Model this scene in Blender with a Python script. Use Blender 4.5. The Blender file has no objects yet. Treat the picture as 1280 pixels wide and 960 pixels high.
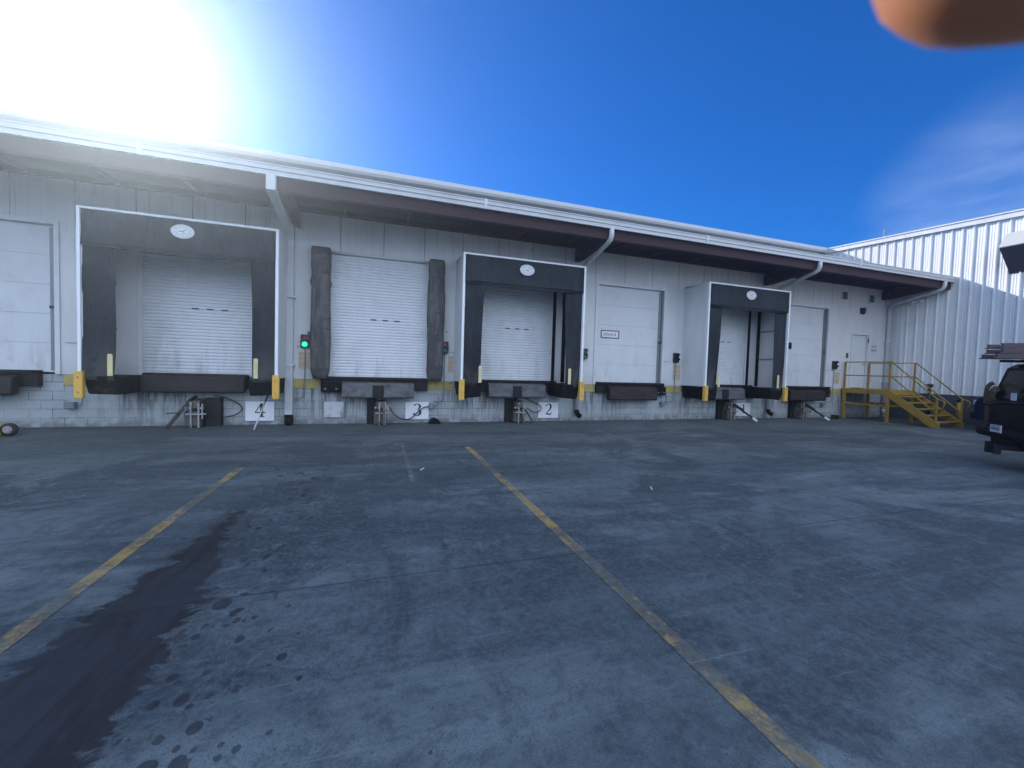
import bpy, bmesh, math, random
from mathutils import Vector, Matrix
random.seed(7)
PI = math.pi; R = math.radians
sc = bpy.context.scene
COL = sc.collection

# ------------------------------------------------------------------ helpers
def bx(bm, x0, x1, y0, y1, z0, z1):
    v = [bm.verts.new((x, y, z)) for x in (x0, x1) for y in (y0, y1) for z in (z0, z1)]
    for f in ((0,1,3,2),(4,6,7,5),(0,4,5,1),(2,3,7,6),(0,2,6,4),(1,5,7,3)):
        bm.faces.new([v[i] for i in f])
    return v

def obox(bm, c, ux, uy, uz):
    c, ux, uy, uz = map(Vector, (c, ux, uy, uz))
    v = [bm.verts.new(c + ux*a + uy*b + uz*d) for a in (-1,1) for b in (-1,1) for d in (-1,1)]
    for f in ((0,1,3,2),(4,6,7,5),(0,4,5,1),(2,3,7,6),(0,2,6,4),(1,5,7,3)):
        bm.faces.new([v[i] for i in f])
    return v

def bar(bm, a, b, w, h=None, up=(0,0,1)):
    """rectangular bar from a to b, full width w and height h"""
    h = h or w
    a, b = Vector(a), Vector(b); d = b-a; L = d.length; d.normalize()
    up = Vector(up)
    if abs(d.dot(up)) > .98: up = Vector((0,1,0))
    s = d.cross(up).normalized(); u = s.cross(d).normalized()
    return obox(bm, (a+b)/2, d*L/2, s*w/2, u*h/2)

def tube(bm, pts, r, n=10, cap=True):
    pts = [Vector(p) for p in pts]; rings = []
    prev = None
    for i, p in enumerate(pts):
        if i == 0: t = pts[1]-pts[0]
        elif i == len(pts)-1: t = pts[-1]-pts[-2]
        else: t = (pts[i+1]-p).normalized() + (p-pts[i-1]).normalized()
        t.normalize()
        if prev is None:
            ref = Vector((0,0,1)) if abs(t.z) < .9 else Vector((1,0,0))
            s = t.cross(ref).normalized()
        else:
            s = (prev - t*prev.dot(t)).normalized()
        prev = s; u = t.cross(s).normalized()
        rr = r[i] if isinstance(r, (list, tuple)) else r
        rings.append([bm.verts.new(p + (s*math.cos(a)+u*math.sin(a))*rr) for a in [2*PI*k/n for k in range(n)]])
    for a, b in zip(rings, rings[1:]):
        for k in range(n):
            bm.faces.new((a[k], a[(k+1)%n], b[(k+1)%n], b[k]))
    if cap:
        bm.faces.new(rings[0][::-1]); bm.faces.new(rings[-1])

def smooth_path(pts, it=2):
    pts = [Vector(p) for p in pts]
    for _ in range(it):
        q = [pts[0]]
        for a, b in zip(pts, pts[1:]): q += [a*.75+b*.25, a*.25+b*.75]
        q.append(pts[-1]); pts = q
    return pts

def cyl(bm, a, b, r, n=16): tube(bm, [a, b], r, n)

def prism(bm, pts, axis, a, b):
    """polygon in the two remaining axes, extruded along axis from a to b"""
    def P(p, t):
        if axis == 'x': return (t, p[0], p[1])
        if axis == 'y': return (p[0], t, p[1])
        return (p[0], p[1], t)
    v0 = [bm.verts.new(P(p, a)) for p in pts]; v1 = [bm.verts.new(P(p, b)) for p in pts]
    n = len(pts)
    bm.faces.new(v0); bm.faces.new(v1[::-1])
    for i in range(n): bm.faces.new((v0[i], v1[i], v1[(i+1)%n], v0[(i+1)%n]))

def NB(): return bmesh.new()

def obj(name, bm, m, parent=None, smooth=False, bevel=0, loc=None, kind=None, label=None, segs=2):
    bmesh.ops.recalc_face_normals(bm, faces=bm.faces)
    me = bpy.data.meshes.new(name); bm.to_mesh(me); bm.free()
    if isinstance(m, (list, tuple)):
        for k in m: me.materials.append(k)
    else: me.materials.append(m)
    o = bpy.data.objects.new(name, me); COL.objects.link(o)
    if parent is not None: o.parent = parent
    if loc: o.location = loc
    if smooth:
        for p in me.polygons: p.use_smooth = True
    if bevel:
        b = o.modifiers.new('bevel', 'BEVEL'); b.width = bevel; b.segments = segs; b.limit_method = 'ANGLE'; b.angle_limit = R(40)
    if kind: o['kind'] = kind
    if label: o['label'] = label
    return o

def thing(name, label, cat, loc=(0,0,0), rz=0, group=None):
    o = bpy.data.objects.new(name, None); COL.objects.link(o); o.empty_display_size = .2
    o.location = loc; o.rotation_euler = (0,0,rz); o['label'] = label; o['category'] = cat
    if group: o['group'] = group
    return o

def tag(o, label, cat, group=None):
    o['label'] = label; o['category'] = cat
    if group: o['group'] = group
    return o

def dup(root, loc=None, label=None, rz=None):
    r = root.copy(); COL.objects.link(r)
    if loc is not None: r.location = loc
    if rz is not None: r.rotation_euler = (0,0,rz)
    if label: r['label'] = label
    for ch in list(root.children):
        c = ch.copy(); COL.objects.link(c); c.parent = r
        for g in list(ch.children):
            d = g.copy(); COL.objects.link(d); d.parent = c
    return r

# ------------------------------------------------------------------ materials
class N:
    def __init__(s, m):
        s.m = m; s.nt = m.node_tree; s.nodes = s.nt.nodes; s.L = s.nt.links.new
        s.b = next(n for n in s.nodes if n.type == 'BSDF_PRINCIPLED')
    def new(s, t, **k):
        n = s.nodes.new(t)
        for a, v in k.items(): setattr(n, a, v)
        return n
    def _set(s, sock, v):
        if isinstance(v, bpy.types.NodeSocket): s.L(v, sock)
        elif v is not None: sock.default_value = v
    def math(s, op, a, b=None, c=None, clamp=False):
        n = s.new('ShaderNodeMath', operation=op, use_clamp=clamp)
        s._set(n.inputs[0], a); s._set(n.inputs[1], b)
        if c is not None: s._set(n.inputs[2], c)
        return n.outputs[0]
    def pos(s):
        n = s.new('ShaderNodeNewGeometry'); return n.outputs['Position']
    def objc(s):
        n = s.new('ShaderNodeTexCoord'); return n.outputs['Object']
    def sep(s, v):
        n = s.new('ShaderNodeSeparateXYZ'); s.L(v, n.inputs[0]); return n.outputs
    def mapv(s, v, scale=(1,1,1), loc=(0,0,0), rot=(0,0,0)):
        n = s.new('ShaderNodeMapping'); s.L(v, n.inputs[0])
        n.inputs['Scale'].default_value = scale; n.inputs['Location'].default_value = loc; n.inputs['Rotation'].default_value = rot
        return n.outputs[0]
    def noise(s, v, scale, detail=4, rough=.55, dist=0):
        n = s.new('ShaderNodeTexNoise'); s.L(v, n.inputs['Vector'])
        n.inputs['Scale'].default_value = scale; n.inputs['Detail'].default_value = detail
        n.inputs['Roughness'].default_value = rough; n.inputs['Distortion'].default_value = dist
        return n.outputs['Fac']
    def ramp(s, f, a, b, lo=0., hi=1.):
        n = s.new('ShaderNodeMapRange', interpolation_type='SMOOTHSTEP'); s.L(f, n.inputs[0])
        n.inputs[1].default_value = a; n.inputs[2].default_value = b; n.inputs[3].default_value = lo; n.inputs[4].default_value = hi
        return n.outputs[0]
    def mix(s, f, a, b, mode='MIX'):
        n = s.new('ShaderNodeMix', data_type='RGBA', blend_type=mode)
        s._set(n.inputs[0], f)
        for i, v in ((6, a), (7, b)):
            if isinstance(v, (tuple, list)): v = (*v, 1) if len(v) == 3 else v
            s._set(n.inputs[i], v)
        return n.outputs[2]
    def bump(s, h, strength=.3, dist=.01):
        n = s.new('ShaderNodeBump'); s.L(h, n.inputs['Height'])
        n.inputs['Strength'].default_value = strength; n.inputs['Distance'].default_value = dist
        s.L(n.outputs[0], s.b.inputs['Normal'])
    def col(s, v): s._set(s.b.inputs['Base Color'], v)
    def rough(s, v): s._set(s.b.inputs['Roughness'], v)

def mat(name, color=(.5,.5,.5), rough=.6, metal=0, var=.12, scale=6, grime=None, gamt=.3, bump=0, spec=None, scuff=False):
    """principled with noise variation in world space; grime = colour of worn patches"""
    m = bpy.data.materials.new(name); m.use_nodes = True
    n = N(m); n.b.inputs['Metallic'].default_value = metal
    if spec is not None: n.b.inputs['Specular IOR Level'].default_value = spec
    p = n.pos()
    f = n.noise(p, scale, 5)
    c = n.mix(f, tuple(max(0, x*(1-var)) for x in color), tuple(min(1, x*(1+var)) for x in color))
    if grime:
        g = n.ramp(n.noise(p, scale*.6, 6, .65), .48, .72, 0, gamt)
        c = n.mix(g, c, grime)
    if scuff:
        z = n.sep(p)[2]
        s1 = n.noise(n.mapv(p, (3,3,.6), (2,0,5)), 1.5, 7, .72, .4); s2 = n.noise(n.mapv(p, (1.2,1.2,12), rot=(0,R(9),0)), 1.6, 5, .7)
        c = n.mix(n.math('MULTIPLY', n.ramp(s1, .48, .70, 0, .42), n.ramp(z, 1.25, 2.5, 1, .22)), c, (.27,.26,.25))
        c = n.mix(n.ramp(s2, .64, .74, 0, .2), c, (.20,.19,.19))
    n.col(c)
    n.rough(n.ramp(f, .3, .7, max(.05, rough-.08), min(1, rough+.08)))
    if bump: n.bump(n.noise(p, scale*5, 4), bump)
    return m

def ground_nodes(n):
    """weathered, tyre-marked concrete; returns colour, roughness, height"""
    p = n.pos(); x, y, z = n.sep(p)
    base = n.noise(p, .35, 6, .6, .6)
    c = n.mix(n.ramp(base, .32, .68), (.082,.080,.087), (.195,.190,.192))
    # dusty drag marks running roughly with the traffic
    w1 = n.noise(n.mapv(p, (.22,1.3,1), rot=(0,0,R(-12))), 1.0, 6, .62, .5)
    c = n.mix(n.ramp(w1, .46, .68, 0, .62), c, (.29,.285,.29))
    w2 = n.noise(n.mapv(p, (.16,.95,1), (4,9,0), (0,0,R(22))), 1.3, 5, .6, .8)
    c = n.mix(n.ramp(w2, .47, .66, 0, .85), c, (.045,.046,.056))
    w3 = n.noise(n.mapv(p, (.55,.5,1), (14,2,0)), .9, 7, .7, 1.0)
    c = n.mix(n.ramp(w3, .50, .58, 0, .78), c, (.044,.045,.055))
    w5 = n.noise(n.mapv(p, (1.5,1.1,1), (1,7,0), (0,0,R(30))), 1.6, 8, .72, .6)
    c = n.mix(n.ramp(w5, .5, .66, 0, .5), c, (.06,.06,.072))
    c = n.mix(n.ramp(w5, .30, .44, .4, 0), c, (.24,.235,.24))
    w4 = n.noise(n.mapv(p, (.5,6,1), (3,3,0), (0,0,R(-9))), 1.2, 4, .6, .3)
    c = n.mix(n.ramp(w4, .56, .74, 0, .3), c, (.28,.275,.27))
    w6 = n.noise(n.mapv(p, (.35,2.6,1), (8,1,0), (0,0,R(4))), 1.5, 6, .7, .4)
    c = n.mix(n.ramp(w6, .52, .68, 0, .45), c, (.05,.05,.06))
    c = n.mix(n.ramp(w6, .28, .40, .28, 0), c, (.27,.265,.27))
    # old rubber arcs of turning trailers
    for cx, cy, r0, wd, a in ((9, -13, 8.2, .10, .35), (9.4, -13.2, 8.75, .11, .33), (-6, -14.5, 9.4, .12, .3), (13,-16,11.6,.1,.3), (13,-16,12.15,.1,.3)):
        d = n.math('SQRT', n.math('ADD', n.math('POWER', n.math('ADD', x, -cx), 2), n.math('POWER', n.math('ADD', y, -cy), 2)))
        d = n.math('ABSOLUTE', n.math('SUBTRACT', n.math('ADD', d, n.math('MULTIPLY', base, .5)), r0+.25))
        k = n.math('MULTIPLY', n.ramp(d, wd, wd*2.2, a, 0), n.ramp(w3, .38, .55))
        c = n.mix(k, c, (.045,.045,.052))
    # ground darker towards the dock wall
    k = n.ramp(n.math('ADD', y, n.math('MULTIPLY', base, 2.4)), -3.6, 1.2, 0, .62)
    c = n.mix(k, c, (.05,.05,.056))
    # fine mottling and dots
    fine = n.noise(p, 22, 8, .7)
    c = n.mix(n.ramp(fine, .35, .68, 0, .38), c, (.22,.22,.225), 'MIX')
    blot = n.noise(p, 7, 8, .78, .3)
    c = n.mix(n.ramp(blot, .50, .60, 0, .45), c, (.055,.055,.062))
    c = n.mix(n.ramp(blot, .34, .46, .35, 0), c, (.27,.265,.265))
    c = n.mix(n.ramp(n.noise(p, 60, 5, .75), .52, .62, 0, .45), c, (.05,.05,.055))
    grit = n.noise(p, 140, 3, .6)
    c = n.mix(n.ramp(grit, .54, .66, 0, .55), c, (.05,.05,.055))
    c = n.mix(n.ramp(grit, .30, .42, .4, 0), c, (.30,.30,.30))
    scr = n.noise(n.mapv(p, (1.1,26,1), rot=(0,0,R(63))), 1.0, 3, .5, .1)
    c = n.mix(n.ramp(scr, .67, .73, 0, .35), c, (.27,.27,.275))
    # slab joints
    def joint(v, at, wob):
        d = n.math('ABSOLUTE', n.math('SUBTRACT', n.math('ADD', v, n.math('MULTIPLY', wob, .03)), at+.015))
        return n.ramp(d, .004, .016, .8, 0)
    wob = n.noise(p, 1.3, 5)
    jm = joint(y, -8.4, wob)
    for at in (-12.6,): jm = n.math('MAXIMUM', jm, n.math('MULTIPLY', joint(y, at, wob), .6))
    for at in (-5.6, 5.9, 13.2): jm = n.math('MAXIMUM', jm, n.math('MULTIPLY', joint(x, at, wob), .3))
    jm = n.math('MULTIPLY', jm, n.ramp(fine, .2, .6, .4, 1))
    c = n.mix(n.math('MULTIPLY', jm, n.ramp(base, .38, .56, .25, .8)), c, (.03,.03,.035))
    # wet run-off between two bay lines, ragged edge, drops beside it
    t = n.ramp(y, -9.9, -6.6, 1, 0)
    hw = n.math('MULTIPLY_ADD', n.math('POWER', t, .6), .37, .03)
    cx = n.math('MULTIPLY_ADD', t, -.03, -1.38)
    e1 = n.noise(n.mapv(p, (1,1.6,1)), 3.4, 7, .68, .3)
    dd = n.math('ADD', n.math('SUBTRACT', n.math('ABSOLUTE', n.math('SUBTRACT', x, cx)), hw), n.math('MULTIPLY', n.math('SUBTRACT', e1, .5), .75))
    wet = n.math('MULTIPLY', n.ramp(dd, -.045, .01, 1, 0), n.ramp(y, -6.7, -6.4, 1, 0))
    vor = n.new('ShaderNodeTexVoronoi'); n.L(n.mapv(p, (1,.8,1)), vor.inputs['Vector']); vor.inputs['Scale'].default_value = 8.5
    vc = n.sep(vor.outputs['Color'])
    rad = n.math('MULTIPLY', n.math('POWER', vc[0], 2.2), .52)
    vo2 = n.new('ShaderNodeTexVoronoi'); n.L(n.mapv(p, (1,.75,1), (3,5,0)), vo2.inputs['Vector']); vo2.inputs['Scale'].default_value = 19
    rad2 = n.math('MULTIPLY', n.math('POWER', n.sep(vo2.outputs['Color'])[0], 1.4), .75)
    near = n.ramp(n.math('ABSOLUTE', n.math('ADD', x, .98)), .15, .75, 1, .18)
    near = n.math('MULTIPLY', near, n.math('MULTIPLY', n.ramp(y, -4.6, -3.6, 1, 0), n.ramp(n.math('ABSOLUTE', n.math('ADD', x, .7)), 1.2, 2.0, 1, 0)))
    dr = n.math('LESS_THAN', n.math('ADD', vor.outputs['Distance'], n.math('MULTIPLY', n.math('SUBTRACT', e1, .5), .12)), n.math('MULTIPLY', rad, near))
    dr2 = n.math('LESS_THAN', vo2.outputs['Distance'], n.math('MULTIPLY', rad2, n.math('MULTIPLY', near, n.ramp(e1, .36, .62))))
    wet = n.math('MAXIMUM', wet, n.math('MULTIPLY', dr, .8)); wet = n.math('MAXIMUM', wet, n.math('MULTIPLY', dr2, .7))
    soak = n.math('MULTIPLY', n.ramp(dd, -.05, .2, .32, 0), n.ramp(y, -6.9, -6.3, 1, 0))
    wet = n.math('MAXIMUM', wet, soak)
    streak = n.noise(n.mapv(p, (5,.7,1), (2,0,0), (0,0,R(-4))), 1.4, 6, .7, .5)
    wc = n.mix(n.ramp(streak, .42, .62), (.036,.031,.035), (.024,.012,.009))
    c = n.mix(n.math('MULTIPLY', wet, .94), c, wc)
    c = n.mix(1.0, c, (.76,.94,.94), 'MULTIPLY')
    rough = n.math('SUBTRACT', n.ramp(w1, .3, .7, .62, .88), n.math('MULTIPLY', wet, .22))
    h = n.math('SUBTRACT', n.math('ADD', fine, n.math('MULTIPLY', grit, .4)), n.math('MULTIPLY', jm, 2.5))
    return c, rough, h

def m_ground():
    m = bpy.data.materials.new('worn_concrete'); m.use_nodes = True; n = N(m)
    c, r, h = ground_nodes(n); n.col(c); n.rough(r); n.bump(h, .35, .006)
    n.b.inputs['Specular IOR Level'].default_value = .35
    return m

def m_line(paint, cover):
    m = bpy.data.materials.new('worn_line_paint'); m.use_nodes = True; n = N(m)
    c, r, h = ground_nodes(n); p = n.pos()
    w = n.noise(p, 5, 8, .75, .4); w2 = n.noise(p, 38, 5, .7); w3 = n.noise(p, .7, 3)
    k = n.math('ADD', n.math('ADD', n.math('MULTIPLY', w, .6), n.math('MULTIPLY', w2, .25)), n.math('MULTIPLY', w3, .4))
    k = n.ramp(k, cover, cover+.12, .12, .85)
    pc = n.mix(n.ramp(n.noise(p, 9, 5), .4, .7), paint, tuple(v*.6 for v in paint))
    n.col(n.mix(k, c, pc)); n.rough(r); n.bump(h, .3, .006)
    return m

def m_siding(name, base=(.655,.65,.645), seam=True):
    m = bpy.data.materials.new(name); m.use_nodes = True; n = N(m)
    p = n.pos(); x, y, z = n.sep(p)
    f = n.noise(n.mapv(p, (1,1,.35)), 1.6, 6, .6)
    c = n.mix(n.ramp(f, .3, .7), tuple(v*.93 for v in base), tuple(min(1, v*1.06) for v in base))
    st = n.noise(n.mapv(p, (14,14,.5)), 1.0, 5, .65)
    up = n.ramp(z, 3.9, 5.2)
    c = n.mix(n.math('MULTIPLY', n.ramp(st, .52, .75, 0, .55), n.math('MULTIPLY_ADD', up, .8, .2)), c, (.37,.335,.29))
    if seam:
        fr = n.math('FRACT', n.math('DIVIDE', n.math('ADD', x, 100*1.07-.06), 1.07))
        d = n.math('ABSOLUTE', n.math('SUBTRACT', fr, .5)); d = n.math('SUBTRACT', .5, d)
        k = n.math('MULTIPLY', n.ramp(d, .004, .013, .75, 0), n.ramp(z, 4.3, 4.6, .12, 1))
        fr2 = n.math('FRACT', n.math('DIVIDE', n.math('ADD', x, 100*.21), .21))
        d2 = n.math('SUBTRACT', .5, n.math('ABSOLUTE', n.math('SUBTRACT', fr2, .5)))
        k2 = n.math('MULTIPLY', n.ramp(d2, .02, .06, .16, 0), up)
        c = n.mix(k2, c, (.30,.29,.28)); c = n.mix(k, c, (.12,.115,.12))
    # rust freckles round the fixings
    vor = n.new('ShaderNodeTexVoronoi'); n.L(n.mapv(p, (1,1,.7)), vor.inputs['Vector']); vor.inputs['Scale'].default_value = 2.6
    k = n.math('MULTIPLY', n.ramp(vor.outputs['Distance'], .03, .09, .8, 0), n.ramp(n.sep(vor.outputs['Color'])[1], .72, .8))
    c = n.mix(k, c, (.22,.15,.11))
    low = n.math('MULTIPLY', n.ramp(z, 1.15, 1.75, .35, 0), n.ramp(f, .4, .65))
    c = n.mix(low, c, (.30,.29,.28))
    n.col(c); n.rough(.5); n.bump(f, .08, .02)
    return m

def m_block():
    m = bpy.data.materials.new('painted_block'); m.use_nodes = True; n = N(m)
    p = n.pos(); x, y, z = n.sep(p)
    cv = n.new('ShaderNodeCombineXYZ'); n.L(x, cv.inputs[0]); n.L(z, cv.inputs[1])
    br = n.new('ShaderNodeTexBrick'); n.L(cv.outputs[0], br.inputs['Vector'])
    br.inputs['Scale'].default_value = 1; br.inputs['Brick Width'].default_value = .4; br.inputs['Row Height'].default_value = .2
    br.inputs['Mortar Size'].default_value = .007; br.inputs['Mortar Smooth'].default_value = .4
    br.inputs['Color1'].default_value = (.38,.41,.42,1); br.inputs['Color2'].default_value = (.42,.45,.455,1); br.inputs['Mortar'].default_value = (.30,.325,.34,1)
    f = n.noise(p, 2.2, 6, .65)
    c = n.mix(n.ramp(f, .35, .7, 0, .4), br.outputs['Color'], (.27,.29,.30))
    # crevices that have lost their paint, in patches
    k = n.math('MULTIPLY', br.outputs['Fac'], n.ramp(n.noise(p, 1.1, 5, .6), .47, .6))
    c = n.mix(n.math('MULTIPLY', k, .9), c, (.05,.055,.06))
    # black drips below the levelers (drips run where the steel is above)
    fr = n.math('FRACT', n.math('DIVIDE', n.math('ADD', x, 40+1.95), 3.89))
    dd = n.math('ABSOLUTE', n.math('SUBTRACT', fr, .5))
    zone = n.ramp(dd, .15, .33, 1, .06)
    st = n.noise(n.mapv(p, (11,11,.9)), 1.0, 6, .7)
    k = n.math('MULTIPLY', n.math('MULTIPLY', n.ramp(st, .43, .62), zone), n.ramp(z, .05, .9, .35, 1))
    c = n.mix(n.math('MULTIPLY', k, .85), c, (.055,.055,.06))
    # splash grime at the foot, scuffs
    k = n.math('MULTIPLY', n.ramp(z, .0, .28, .75, 0), n.ramp(n.noise(p, 5, 5), .3, .6))
    c = n.mix(k, c, (.10,.10,.105))
    sp = n.noise(p, 9, 6, .8, .8)
    c = n.mix(n.ramp(sp, .66, .72, 0, .8), c, (.05,.05,.055))
    n.col(c); n.rough(.7)
    h = n.math('SUBTRACT', n.noise(p, 40, 4), n.math('MULTIPLY', br.outputs['Fac'], 1.5)); n.bump(h, .35, .006)
    return m

def m_curtain(name, base, fold=1.0):
    m = bpy.data.materials.new(name); m.use_nodes = True; n = N(m)
    p = n.pos(); x, y, z = n.sep(p)
    f = n.noise(n.mapv(p, (1,1,.5)), 2.4, 6, .65, .5)
    c = n.mix(n.ramp(f, .3, .72), tuple(v*.72 for v in base), tuple(v*1.25 for v in base))
    sc_ = n.noise(n.mapv(p, (1.5,1.5,9), rot=(0,R(14),0)), 1.2, 5, .7)
    c = n.mix(n.ramp(sc_, .6, .75, 0, .3), c, (.17,.17,.175))
    d = n.ramp(z, 1.2, 2.0, .5, 0)
    c = n.mix(n.math('MULTIPLY', d, n.ramp(f, .35, .6)), c, (.13,.125,.12))
    n.col(c); n.rough(.62); n.b.inputs['Specular IOR Level'].default_value = .22; n.bump(n.noise(n.mapv(p, (3,3,.9)), 1.8, 6, .65, 1.2), .8*fold, .09)
    return m

def m_pad():
    m = bpy.data.materials.new('scuffed_pad_vinyl'); m.use_nodes = True; n = N(m)
    p = n.pos()
    f = n.noise(n.mapv(p, (3,3,.7)), 2, 7, .7, .6)
    c = n.mix(n.ramp(f, .35, .7), (.045,.043,.045), (.13,.12,.118))
    s = n.noise(n.mapv(p, (9,9,1.2)), 1.3, 5, .7)
    c = n.mix(n.ramp(s, .56, .7, 0, .6), c, (.25,.21,.185))
    g = n.ramp(n.noise(n.mapv(p, (1,1,4)), 2.2, 3), .6, .64, 0, .6)
    c = n.mix(g, c, (.03,.03,.034))
    n.col(c); n.rough(.7); n.bump(f, .6, .03)
    return m

def m_steel(name, base, rust=(.12,.07,.05), amt=.5, rough=.6):
    m = bpy.data.materials.new(name); m.use_nodes = True; n = N(m)
    p = n.pos(); f = n.noise(n.mapv(p, (1,1,2)), 3.2, 7, .7, .5)
    c = n.mix(n.ramp(f, .3, .7), tuple(v*.7 for v in base), tuple(v*1.25 for v in base))
    c = n.mix(n.ramp(n.noise(p, 4.7, 6, .7), .5, .68, 0, amt), c, rust)
    n.col(c); n.rough(rough); n.b.inputs['Metallic'].default_value = .1; n.b.inputs['Specular IOR Level'].default_value = .25; n.bump(n.noise(p, 30, 4), .25, .005)
    return m

def glow(name, color, strength):
    m = bpy.data.materials.new(name); m.use_nodes = True; n = N(m)
    n.col((*color, 1)); n.b.inputs['Emission Color'].default_value = (*color, 1); n.b.inputs['Emission Strength'].default_value = strength
    return m

M = dict(
    ground=m_ground(), line=m_line((.42,.28,.09), .57), line_pale=m_line((.36,.30,.28), .66),
    wall=m_siding('white_siding'), plain=m_siding('white_panel', (.66,.67,.68), False), block=m_block(),
    door=mat('white_door_paint', (.65,.66,.67), .45, var=.05, scale=2.2, grime=(.42,.41,.40), gamt=.3, scuff=True),
    slat=mat('white_slat_paint', (.68,.69,.71), .42, var=.05, scale=1.8, grime=(.45,.44,.43), gamt=.35, scuff=True),
    trim=mat('white_trim', (.66,.67,.68), .4, var=.06, scale=5, grime=(.38,.34,.3), gamt=.35),
    bright=mat('bright_white_edge', (.80,.81,.83), .4, var=.04, scale=5, grime=(.5,.48,.46), gamt=.3),
    gutter=mat('grey_white_gutter', (.50,.51,.52), .42, var=.06, scale=3, grime=(.36,.35,.33), gamt=.4),
    pipe=mat('white_downspout', (.56,.57,.58), .4, var=.06, scale=4, grime=(.3,.28,.26), gamt=.4),
    brown=mat('oxide_brown_steel', (.052,.026,.031), .7, spec=.2, var=.2, scale=4, grime=(.03,.022,.026), gamt=.6),
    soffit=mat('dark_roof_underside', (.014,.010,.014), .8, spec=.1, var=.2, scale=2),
    roofm=mat('pale_roof_metal', (.52,.53,.54), .45, var=.05, scale=2),
    yellow=mat('yellow_paint', (.60,.38,.07), .5, var=.15, scale=7, grime=(.12,.09,.05), gamt=.45),
    orange=mat('yellow_guard_paint', (.72,.42,.07), .5, var=.12, scale=6, grime=(.2,.13,.06), gamt=.4),
    ochre=mat('ochre_stair_paint', (.34,.21,.035), .5, var=.16, scale=5, grime=(.07,.045,.025), gamt=.7),
    band=mat('worn_yellow_band', (.45,.36,.12), .65, var=.2, scale=5, grime=(.16,.14,.1), gamt=.85),
    strip=mat('pale_yellow_strip', (.66,.57,.30), .5, var=.12, scale=9, grime=(.3,.25,.15), gamt=.4),
    curtain=m_curtain('charcoal_curtain', (.022,.027,.035)), header=m_curtain('charcoal_header', (.026,.032,.041), .7),
    pad=m_pad(), rubber=mat('black_rubber', (.010,.010,.012), .8, spec=.12, var=.3, scale=12, grime=(.06,.055,.05), gamt=.6),
    leveler=m_steel('dark_leveler_steel', (.020,.018,.021), (.04,.026,.024), .5),
    lip=m_steel('worn_lip_steel', (.13,.13,.135), (.045,.04,.04), .8), lipdark=m_steel('brown_lip_steel', (.038,.031,.032), (.018,.015,.017), .7),
    restr=m_steel('restraint_steel', (.10,.088,.082), (.045,.03,.024), .85), restrd=m_steel('dark_restraint_steel', (.018,.018,.021), (.035,.022,.02), .5),
    zinc=mat('galvanised_bar', (.34,.33,.33), .4, .4, var=.3, scale=14, grime=(.06,.05,.05), gamt=.9),
    signw=mat('white_sign_face', (.76,.77,.80), .4, var=.03, scale=3, grime=(.55,.54,.53), gamt=.3),
    ink=mat('black_ink', (.015,.015,.017), .5, var=.1), red=mat('red_ink', (.42,.06,.05), .5, var=.1), inkorange=mat('orange_ink', (.50,.20,.07), .5, var=.2, scale=30),
    cream=mat('cream_placard', (.55,.50,.40), .5, var=.1, scale=12),
    cable=mat('black_cable', (.02,.02,.022), .5, var=.1), conduit=mat('grey_conduit', (.22,.23,.24), .45, .3, var=.2, scale=8),
    boxgrey=mat('grey_box', (.20,.22,.235), .5, .1, var=.15, scale=9), black=mat('black_housing', (.02,.02,.022), .45, var=.2),
    green_on=glow('lit_green_lens', (.03,.85,.35), 1.3), green_off=mat('green_lens', (.02,.12,.06), .25), red_off=mat('red_lens', (.16,.03,.03), .25),
    ghouse=mat('green_housing', (.015,.11,.06), .5), rhouse=mat('dull_red_housing', (.14,.035,.04), .5),
    rib=mat('white_ribbed_metal', (.76,.77,.78), .38, var=.04, scale=1.5, grime=(.5,.5,.5), gamt=.25),
    rbase=mat('dark_base_wall', (.06,.068,.085), .7, var=.2, scale=3, grime=(.04,.04,.045), gamt=.6, bump=.3),
    hood=mat('pale_hood_metal', (.42,.43,.42), .45, var=.04, scale=3), hoodin=mat('dark_hood_underside', (.035,.04,.06), .7),
    tblack=mat('black_truck_paint', (.005,.005,.007), .45, .0, spec=.12, var=.2, scale=4, grime=(.02,.019,.02), gamt=.4),
    tplast=mat('black_truck_plastic', (.010,.010,.012), .6, var=.2, spec=.15), chrome=mat('dulled_chrome', (.55,.55,.56), .22, .9, var=.1),
    glass=mat('dark_glass', (.010,.010,.012), .10, .0, var=.1, spec=.3), tail=mat('tail_lamp_red', (.05,.008,.008), .25), ladder=mat('red_ladder_rail', (.42,.07,.08), .5, var=.15, scale=9),
    ladderd=mat('dark_ladder_end', (.07,.05,.06), .5, var=.2, scale=9), rung=mat('ladder_rung', (.38,.36,.36), .4, .5),
    hose=mat('yellow_brown_webbing', (.10,.07,.02), .7, var=.5, scale=20, grime=(.02,.016,.01), gamt=.9, bump=.4),
    suv=mat('dark_blue_paint', (.006,.009,.026), .4, spec=.2, var=.1), lamp=mat('clear_lamp', (.6,.6,.62), .2, .2), tyre=mat('tyre_rubber', (.02,.02,.021), .8, var=.2, scale=14, bump=.3),
    skin=mat('finger_skin', (.40,.17,.085), .5, var=.1, scale=60), nail=mat('finger_nail', (.55,.35,.28), .35, var=.05),
    wood=mat('pale_stick', (.55,.54,.52), .5, var=.15, scale=12),
)
sk = N(M['skin']).b
sk.inputs['Subsurface Weight'].default_value = .6; sk.inputs['Subsurface Radius'].default_value = (1,.35,.2); sk.inputs['Subsurface Scale'].default_value = .004

# ------------------------------------------------------------------ ground
bm = NB(); S = 150
vs = [bm.verts.new(v) for v in ((-S,-S,0),(S,-S,0),(S,S,0),(-S,S,0))]; bm.faces.new(vs)
obj('ground', bm, M['ground'], kind='structure')

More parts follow.
